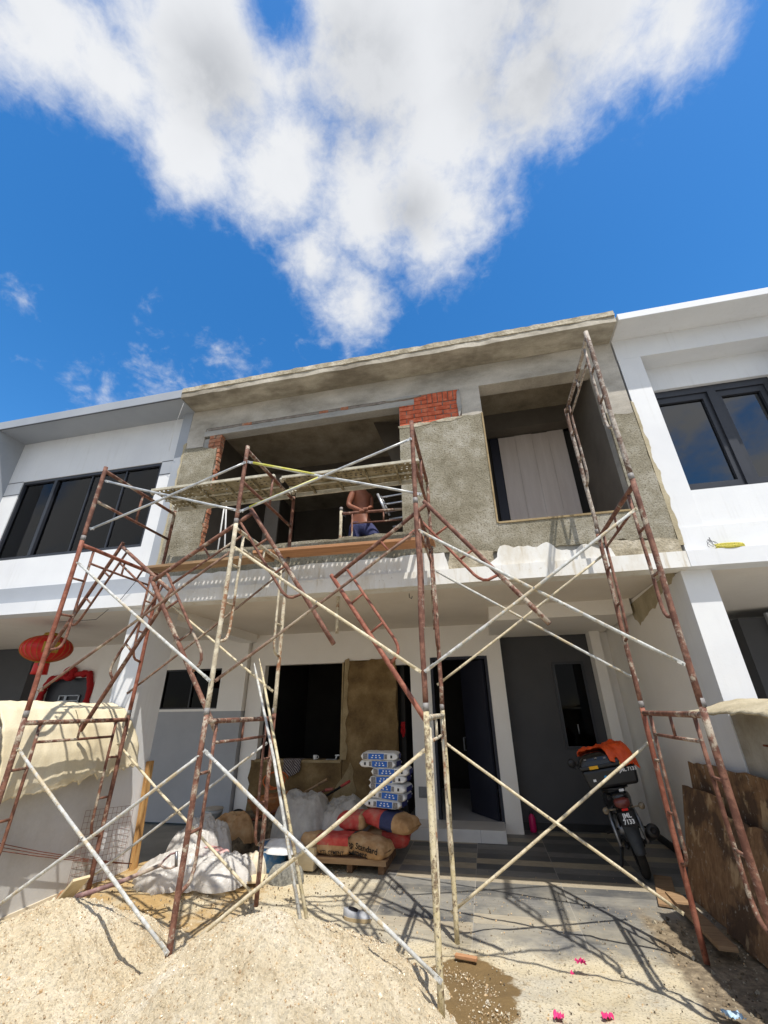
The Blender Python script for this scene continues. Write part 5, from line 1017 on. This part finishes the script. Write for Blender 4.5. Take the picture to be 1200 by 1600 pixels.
T = thing('trowel', 'trowel with a pale handle resting on the sill', 'trowel', (1.38, 4.6, .942)); MB().obox((1.33, 4.62, .95), (.1, 0, 0), (0, .035, 0), (0, 0, .004)).build('blade', 'steel', T); MB().tube([(1.40, 4.62, .955), (1.42, 4.61, 1.0), (1.40, 4.6, 1.01), (1.48, 4.59, 1.012)], .012, 10).build('handle', 'bagwhite', T, smooth=True)
MB().grid(lambda u, v: V((2.56 + .07 * u + .02 * fb(u, v, 2, 2), 4.68 + .04 * fb(u, v, 5, 2), 1.52 - .25 * v * (1 - .3 * abs(2 * u - 1)))), 12, 14).build('cloth', 'redcloth', smooth=True, solid=.01, label='dark red cloth hanging in the narrow black doorway', cat='cloth')
# lantern
T = thing('lantern', 'round red silk lantern with gold trim hanging under the left house slab', 'lantern', (-2.66, 2.2, 2.4)); lc = V((-2.66, 2.2, 2.655))
b = MB(); n = 72; prof = []
for i in range(21):
    a = -PI / 2 * .86 + PI * .86 * i / 20; prof.append((.345 * math.cos(a), .205 * math.sin(a)))
vs = []; k = 0
for (r, h) in prof:
    for j in range(n):
        a = 2 * PI * j / n; rr = r * (1 - .035 * abs(math.sin(a * 12))); vs.append(lc + V((rr * math.cos(a), rr * math.sin(a), h)))
b.add(vs, [(i * n + j, i * n + (j + 1) % n, (i + 1) * n + (j + 1) % n, (i + 1) * n + j) for i in range(20) for j in range(n)]).build('shade', 'red', T, smooth=True)
gb = MB()
for j in range(24):
    a = 2 * PI * j / 24; gb.tube([lc + V((r * 1.003 * math.cos(a), r * 1.003 * math.sin(a), h)) for r, h in prof], .0025, 5)
gb.build('gold_rib', 'gold', T)
MB().lathe([(0, .24), (.09, .24), (.1, .21), (.1, .19)], lc, n=28).build('top_cap', 'gold', T, smooth=True)
MB().lathe([(.1, -.2), (.095, -.22), (.0, -.22)], lc, n=28).build('bottom_cap', 'gold', T, smooth=True)
MB().lathe([(.1, -.22), (.105, -.32), (.11, -.38), (.1, -.38), (.09, -.22)], lc, n=28).build('tassel', 'red', T, smooth=True)
em = MB()
for (a0, z0) in ((-.85, -.02), (-.5, .0)):
    for q in range(14): a = a0 + .03 * q * .6; em.tube([lc + V((.335 * math.cos(a), .335 * math.sin(a), -.09 + .02 * (q % 3))), lc + V((.345 * math.cos(a), .345 * math.sin(a), .07 - .02 * (q % 2)))], .006, 5)
em.build('gold_emblem', 'gold', T)
MB().tube([lc + V((0, 0, .23)), lc + V((0, 0, .405))], .006, 6).build('hanger', 'darkwire', T)
# red bunting round the left house door
T = thing('door_bunting', 'red cloth bunting with a rosette framing the dark front door of the left house', 'bunting', (-4.65, 4.57, 1.6))
def rope(pts, r): return MB().tube(pts, r, 12)
P = [(-5.3, 4.56, 1.2), (-5.26, 4.56, 2.2), (-5.12, 4.55, 2.40), (-4.65, 4.54, 2.47), (-4.15, 4.55, 2.5), (-4.05, 4.56, 2.2), (-4.1, 4.56, 1.2)]
Q = []
for i in range(len(P) - 1):
    for k in range(10): q = V(P[i]).lerp(V(P[i + 1]), k / 10); Q.append(q + V((.012 * fb(q.x, q.z, 1, 6), 0, .012 * fb(q.x, q.z, 4, 6))))
rope(Q + [V(P[-1])], [.06 * (1 + .5 * fb(i * .55, 0, 1, 1, 3)) for i in range(len(Q) + 1)]).build('garland', 'redcloth', T, smooth=True)
ro = MB()
for k in range(9):
    a = k * 2 * PI / 9; ro.lathe([(0, -.05), (.075, -.03), (.085, 0), (.07, .03), (0, .05)], (-4.62 + .1 * math.cos(a), 4.5, 2.5 + .1 * math.sin(a)), axis=(math.cos(a), -.3, math.sin(a)), n=14)
ro.lathe([(0, -.06), (.08, 0), (0, .06)], (-4.62, 4.46, 2.5), axis=(0, 1, 0), n=14).build('rosette', 'redcloth', T, smooth=True)
# wires
T = thing('wire_bundle', 'yellow and green coil of electric wire lying on the white ledge of the right house', 'wire coil', aY(1136, 855, 1.44)); c = V((6.72, 1.43, 3.235)); b = MB(); random.seed(3)
for k in range(9):
    oy, oz = random.uniform(-.02, .02), random.uniform(-.02, .02); pts = []
    for i in range(26):
        a = 2 * PI * i / 25; pts.append(c + V((.125 * math.cos(a) * random.uniform(.92, 1.08), oy + .022 * math.sin(a), oz + .02 * math.sin(a))))
    b.tube(pts, .005, 6, cap=False)
b.build('coil', 'yelwire', T, smooth=True)
lo = MB()
for k in range(4):
    r = random.uniform(.03, .06); lo.tube([c + V((-.13 + .03 * math.cos(a + k) - r * (1 - math.cos(a)) * .5, .0, r * math.sin(a) + .02 + .03 * k * .4)) for a in [i * .35 for i in range(12 + k)]], .0022, 5)
lo.build('loose_end', 'darkwire', T)
MB().tube([(-2.35, 2.0, 3.02), aY(150, 968, 1.6), aY(190, 935, 1.38), aY(215, 905, 1.35)], .004, 6).build('cable', 'darkwire', smooth=True, label='thin dark cable running from the lantern up to the grey band', cat='cable')
MB().tube([aY(287, 630, 1.13), aY(272, 670, 1.3), aY(264, 705, 1.5)], .0025, 5).build('string_line', 'string', smooth=True, label='thin white string hanging from the grey cornice of the left house', cat='string')
# aluminium ladder, and a frame held by the worker, in the upstairs opening
T = thing('ladder', 'aluminium ladder stored sideways inside the upstairs opening', 'ladder', (3.3, 1.9, 3.3))
l0, l1 = aY(590, 772, 1.85), aY(604, 802, 1.85); d = (l1 - l0)
for dx in (0,): MB().tube([l0, l0 + d * 1.0], .02, 10).tube([l0 + V((.03, .08, .0)), l0 + d * 1.0 + V((.03, .08, 0))], .018, 10).build('rail', 'alu', T, smooth=True)
MB().tube([l0 + V((.75, 0, .04)), l0 + d * 3.2 + V((.6, 0, .1))], .02, 10).build('rail', 'alu', T, smooth=True)
for k in range(7):
    p = l0 + d * (.15 + k * .37) + V((0, .03, 0)); q = p + V((.72 - .0 * k, 0, .045)); MB().tube([p if k < 3 else p + V((.0, 0, 0)), q], .0145, 10).build('rung', 'alu', T, smooth=True)
frame('scaffold frame held upright by the worker inside the upstairs opening', aY(533, 803, 1.72) + V((0, 0, -1.65)), (1, .06, 0), (0, 0, 1), ['t_cream', 't_mix', 't_mix', 't_mix'], low=(.0, 0))
for k, (x0, z0, x1, z1) in enumerate(((.36, 3.3, .52, 5.0), (.46, 3.3, .50, 5.1))):
    MB().tube([(x0 + .08 * k, 1.85, z0), (x1 - .16, 1.80, z1)], .012, 8).build('batten', 'bagwhite', smooth=True, label=('left', 'right')[k] + ' one of two thin pale battens inside the left edge of the upstairs opening', cat='batten', group='pale battens upstairs')
MB().box(.62, .88, 2.6, 2.64, 3.3, 5.6).build('door_leaf', 'interior', bevel=.004, label='brown board standing in the dark room behind the left upstairs opening', cat='board')
T = thing('hanging_tool', 'dim grey hose and tool hanging on the dark back wall upstairs', 'tool', (1.9, 3.5, 4.5)); MB().tube([(1.80, 3.4, 5.0), (1.78, 3.4, 4.8), (1.84, 3.4, 4.65), (1.9, 3.4, 4.5), (2.0, 3.4, 4.35)], .02, 8).build('hose', 'rubber', T, smooth=True); MB().lathe([(0, -.05), (.05, -.05), (.06, .05), (0, .05)], (1.8, 3.4, 5.05), n=14).build('head', 'lblgrey', T)  # grey tool head hanging on a rubber hose

# ------------------------------------------------------------------ worker
T = thing('person', 'bare chested worker in navy shorts gripping a scaffold frame in the upstairs opening', 'person', (2.55, 2.05, 3.3))
def skinned(name, verts, edges, mt, parent, root=0, sub=2, smooth=True):
    me = D.meshes.new(name); me.from_pydata([V(v[:3]) for v in verts], edges, []); o = D.objects.new(name, me); COL.objects.link(o)
    s = o.modifiers.new('s', 'SKIN'); s.use_smooth_shade = True; o.modifiers.new('u', 'SUBSURF').levels = sub
    for i, v in enumerate(verts):
        sv = me.skin_vertices[0].data[i]; r = v[3]; sv.radius = r if isinstance(r, tuple) else (r, r); sv.use_root = (i == root)
    bpy.context.view_layer.update()
    m2 = D.meshes.new_from_object(o.evaluated_get(bpy.context.evaluated_depsgraph_get())); D.objects.remove(o)
    org = V(parent['_o']); m2.transform(Matrix.Translation(-org)); m2.materials.clear(); m2.materials.append(M[mt]); m2.name = name
    m2.polygons.foreach_set('use_smooth', [True] * len(m2.polygons))
    o = D.objects.new(name, m2); COL.objects.link(o); o.parent = parent; o['_o'] = tuple(org); return o
hx, hy, hz = 2.52, 2.06, 4.20
tube_y = 1.745
hR = aY(566, 801, tube_y); hL = aY(572, 798, tube_y)
sR, sL = V((2.44, 1.90, 4.69)), V((2.63, 2.15, 4.67)); nk = V((2.54, 1.99, 4.76))
eR, eL = V((2.375, 1.86, 4.43)), V((2.66, 2.10, 4.44))
wR, wL = hR + V((-.05, .04, .07)), hL + V((.055, .05, .075))
kR, kL = V((2.43, 1.99, 3.77)), V((2.80, 1.86, 3.86)); aR_, aL_ = V((2.44, 2.1, 3.37)), V((2.84, 1.99, 3.46))
vs = [(hx, hy, hz, (.135, .10)), (hx, hy - .01, hz + .16, (.125, .09)), (hx + .01, hy - .03, hz + .33, (.145, .10)), (2.535, 2.0, 4.65, (.13, .085)), (*nk, .058), (2.535, 1.965, 4.83, .062), (2.53, 1.955, 4.92, (.082, .095)), (2.53, 1.96, 5.0, (.07, .085)),
      (*sR, .062), (*eR, .042), (*wR, .028), (*(hR + V((-.015, .012, .03))), (.036, .02)), (*sL, .062), (*eL, .042), (*wL, .028), (*(hL + V((.02, .012, .03))), (.036, .02)),
      (hx - .09, hy, hz - .06, .095), (*kR, .06), (2.43, 2.06, 3.6, .058), (*aR_, .036), (2.44, 2.0, 3.33, (.042, .03)), (2.44, 1.88, 3.32, (.042, .022)),
      (hx + .10, hy - .02, hz - .06, .095), (*kL, .06), (2.82, 1.93, 3.66, .057), (*aL_, .036), (2.85, 1.9, 3.34, (.042, .03)), (2.87, 1.78, 3.325, (.042, .022))]
ed = [(0, 1), (1, 2), (2, 3), (3, 4), (4, 5), (5, 6), (6, 7), (3, 8), (8, 9), (9, 10), (10, 11), (3, 12), (12, 13), (13, 14), (14, 15), (0, 16), (16, 17), (17, 18), (18, 19), (19, 20), (20, 21), (0, 22), (22, 23), (23, 24), (24, 25), (25, 26), (26, 27)]
body = skinned('body', vs, ed, 'skin', T)
for s, h in ((-1, hR), (1, hL)):
    k0 = h + V((s * -.0, .0, .03))
    for i in range(4):
        o_ = V((s * -.03 + s * .019 * i + (.0), 0, 0)); L_ = (.9, 1, .97, .8)[i]
        p = k0 + o_ + V((0, .0, .008)); skinned('finger', [(*p, .0105), (*(p + V((0, -.03 * L_, -.002))), .0095), (*(p + V((0, -.042 * L_, -.03))), .009), (*(p + V((0, -.022 * L_, -.05))), .0078)], [(0, 1), (1, 2), (2, 3)], 'skin', body, sub=1)
    p = k0 + V((s * -.045, .01, .0)); skinned('thumb', [(*p, .0125), (*(p + V((s * -.012, -.0, -.03))), .011), (*(p + V((s * .004, -.02, -.052))), .009)], [(0, 1), (1, 2)], 'skin', body, sub=1)
def lerp(a, b, t): return V(a).lerp(V(b), t)
skinned('shorts', [(hx, hy, hz + .10, (.142, .108)), (hx, hy, hz, (.152, .118)), (hx - .095, hy, hz - .09, .105), (*lerp((hx - .09, hy, hz - .06), kR, .55), .095), (*lerp((hx - .09, hy, hz - .06), kR, .98), .088), (hx + .105, hy - .02, hz - .08, .108), (*lerp((hx + .1, hy - .02, hz - .06), kL, .55), .10), (*lerp((hx + .1, hy - .02, hz - .06), kL, 1.04), .088)],
        [(0, 1), (1, 2), (2, 3), (3, 4), (1, 5), (5, 6), (6, 7)], 'shorts', T, root=1)
hd = V((2.53, 1.955, 4.93))
MB().lathe([(0, .135), (.05, .128), (.086, .095), (.1, .05), (.102, .01), (.09, -.03), (.06, -.05)], hd + V((0, .018, .01)), n=28).build('hair', 'hair', T, smooth=True)
for s in (-1, 1):
    MB().lathe([(0, .011), (.009, .006), (.011, 0), (0, -.008)], hd + V((s * .032, -.083, -.005)), axis=(0, -1, 0), n=14).build('eye', 'ink', body, smooth=True)
    MB().lathe([(0, .012), (.02, .008), (.026, 0), (0, -.006)], hd + V((s * .088, .005, -.01)), axis=(s, 0, 0), n=14).build('ear', 'skin', body, smooth=True)
MB().tube([hd + V((0, -.088, .0)), hd + V((0, -.108, -.03)), hd + V((0, -.094, -.042))], [.008, .014, .009], 10).build('nose', 'skin', body, smooth=True)
MB().tube([hd + V((-.026, -.082, -.064)), hd + V((0, -.09, -.066)), hd + V((.026, -.082, -.064))], [.003, .006, .003], 8).build('mouth', 'bagred', body, smooth=True)

# ------------------------------------------------------------------ sky, clouds and sun
SUN = V((.27, -.43, 1)).normalized()
elev = math.asin(SUN.z); azim = math.atan2(SUN.x, SUN.y)
W = D.worlds.new('World'); S.world = W; W.use_nodes = True; t = NT(W); bgn = t.n['Background']
sky = t.new('ShaderNodeTexSky', sky_type='NISHITA'); sky.sun_disc = False; sky.sun_elevation = elev; sky.sun_rotation = azim
sky.air_density = 1.0; sky.dust_density = .45; sky.ozone_density = 2.0; sky.altitude = 200
hs = t.new('ShaderNodeHueSaturation'); hs.inputs['Saturation'].default_value = 1.36; hs.inputs['Value'].default_value = 1.74; t.link(sky.outputs[0], hs.inputs['Color'])
tc = t.new('ShaderNodeTexCoord'); dx, dy, dz = t.xyz(tc.outputs['Generated'])
# cloud banks: centre and reach, as directions of the sky
blobs = [(640, -60, 300), (330, 30, 230), (950, -40, 200), (170, 110, 100), (300, 220, 100), (440, 270, 105), (700, 200, 150), (570, 330, 110), (650, 300, 130), (490, 400, 62), (560, 470, 62), (665, 370, 80), (720, 330, 70), (1060, 20, 110), (840, 140, 110), (60, 30, 130), (262, 588, 30), (150, 612, 22), (330, 575, 26), (118, 566, 18), (40, 474, 12), (395, 385, 22), (1130, 0, 70)]
nrm = tc.outputs['Generated']
def dist(x, y):
    d = ray(x, y).normalized(); n = t.new('ShaderNodeVectorMath', operation='DISTANCE'); t.link(nrm, n.inputs[0]); n.inputs[1].default_value = d; return n.outputs['Value']
weak = [(265, 600, 115), (140, 608, 90), (340, 560, 60), (40, 470, 42), (560, 480, 110)]
acc = None; wk = None
for (x, y, r) in blobs[:16]:
    L_ = ray(x, y).length; ru = r / F / L_ ** 1.5
    k = t.math('MULTIPLY', t.math('MAXIMUM', t.math('SUBTRACT', 1.12, t.math('DIVIDE', dist(x, y), ru)), -1.5), min(2.0, .7 + ru * 5))
    acc = k if acc is None else t.math('SMOOTH_MAX', acc, k, .3)
for (x, y, r) in weak:
    L_ = ray(x, y).length; ru = r / F / L_ ** 1.5
    k = t.math('SUBTRACT', t.math('MULTIPLY', t.math('MAXIMUM', t.math('SUBTRACT', 1, t.math('DIVIDE', dist(x, y), ru)), -2), .75), .62)
    wk = k if wk is None else t.math('MAXIMUM', wk, k)
gap = t.math('SUBTRACT', 1, t.math('DIVIDE', dist(425, 20), 95 / F / ray(425, 35).length ** 1.5))
acc = t.math('SUBTRACT', acc, t.math('MULTIPLY', t.math('MAXIMUM', gap, 0), 1.5))
shade = None
for (x, y, r) in ((820, 70, 250), (560, 130, 190), (330, 120, 150), (640, 330, 90)):
    k = t.math('MAXIMUM', t.math('SUBTRACT', 1, t.math('DIVIDE', dist(x, y), r / F / ray(x, y).length ** 1.5)), 0)
    shade = k if shade is None else t.math('SMOOTH_MAX', shade, k, .3)
stretch = t.scalev(nrm, (1, 1, 1.5))
nz1 = t.noise(nrm, 5.2, 7, .55, .15); nz2 = t.noise(nrm, 12, 9, .58, .25); nz3 = t.noise(stretch, 34, 8, .64, .3)
acc = t.math('MAXIMUM', acc, t.math('ADD', wk, t.math('MULTIPLY', t.math('SUBTRACT', t.noise(stretch, 11, 8, .6, .5), .45), 2.2)))
behind = t.val(dy, -.05, -.5)       # scattered clouds over the street behind the viewer, mirrored by the windows
other = t.math('SUBTRACT', t.math('MULTIPLY', t.math('SUBTRACT', t.noise(nrm, 3.6, 8, .6, .3), .36), 6), t.math('SUBTRACT', 3.0, t.math('MULTIPLY', behind, 3.0)))
base = t.math('MAXIMUM', acc, other)
den = t.math('ADD', base, t.math('ADD', t.math('MULTIPLY', t.math('SUBTRACT', nz1, .5), 1.5), t.math('MULTIPLY', t.math('SUBTRACT', nz2, .5), 1.15)))
den = t.math('ADD', den, t.math('MULTIPLY', t.math('SUBTRACT', nz3, .5), .95))
alpha = t.val(den, -.3, 1.05)
thick = t.val(t.math('ADD', shade, t.math('ADD', t.math('MULTIPLY', t.math('SUBTRACT', nz1, .5), .75), t.math('MULTIPLY', t.math('SUBTRACT', nz2, .5), .25))), .1, 1.0)
STR = .12; EXPO = .08; kk = 1 / STR / 2 ** EXPO
def crad(v, b): return (v * kk, v * kk * (1 + b * .4), v * kk * (1 + b), 1)
bright = t.mix(thick, crad(.86, .04), crad(.54, .08))
bright = t.mix(t.math('MULTIPLY', t.val(t.math('ADD', nz1, t.math('MULTIPLY', nz2, .4)), .64, .86), .5), bright, crad(.93, .03))
col = t.mix(t.math('MULTIPLY', alpha, .97), hs.outputs[0], bright)
t.link(col, bgn.inputs['Color']); bgn.inputs['Strength'].default_value = STR
sl = D.lights.new('sun', 'SUN'); so_ = D.objects.new('sun', sl); COL.objects.link(so_); sl.energy = 5.0; sl.angle = rad(.55); sl.color = (1, .955, .88)
so_.rotation_euler = SUN.to_track_quat('Z', 'Y').to_euler(); so_.location = (0, 0, 30)
S.view_settings.view_transform = 'Standard'; S.view_settings.look = 'None'; S.view_settings.exposure = EXPO; S.view_settings.gamma = 1; S.view_settings.use_curve_mapping = False
S.cycles.max_bounces = 8; S.cycles.diffuse_bounces = 5; S.cycles.transparent_max_bounces = 12; S.cycles.use_denoising = True
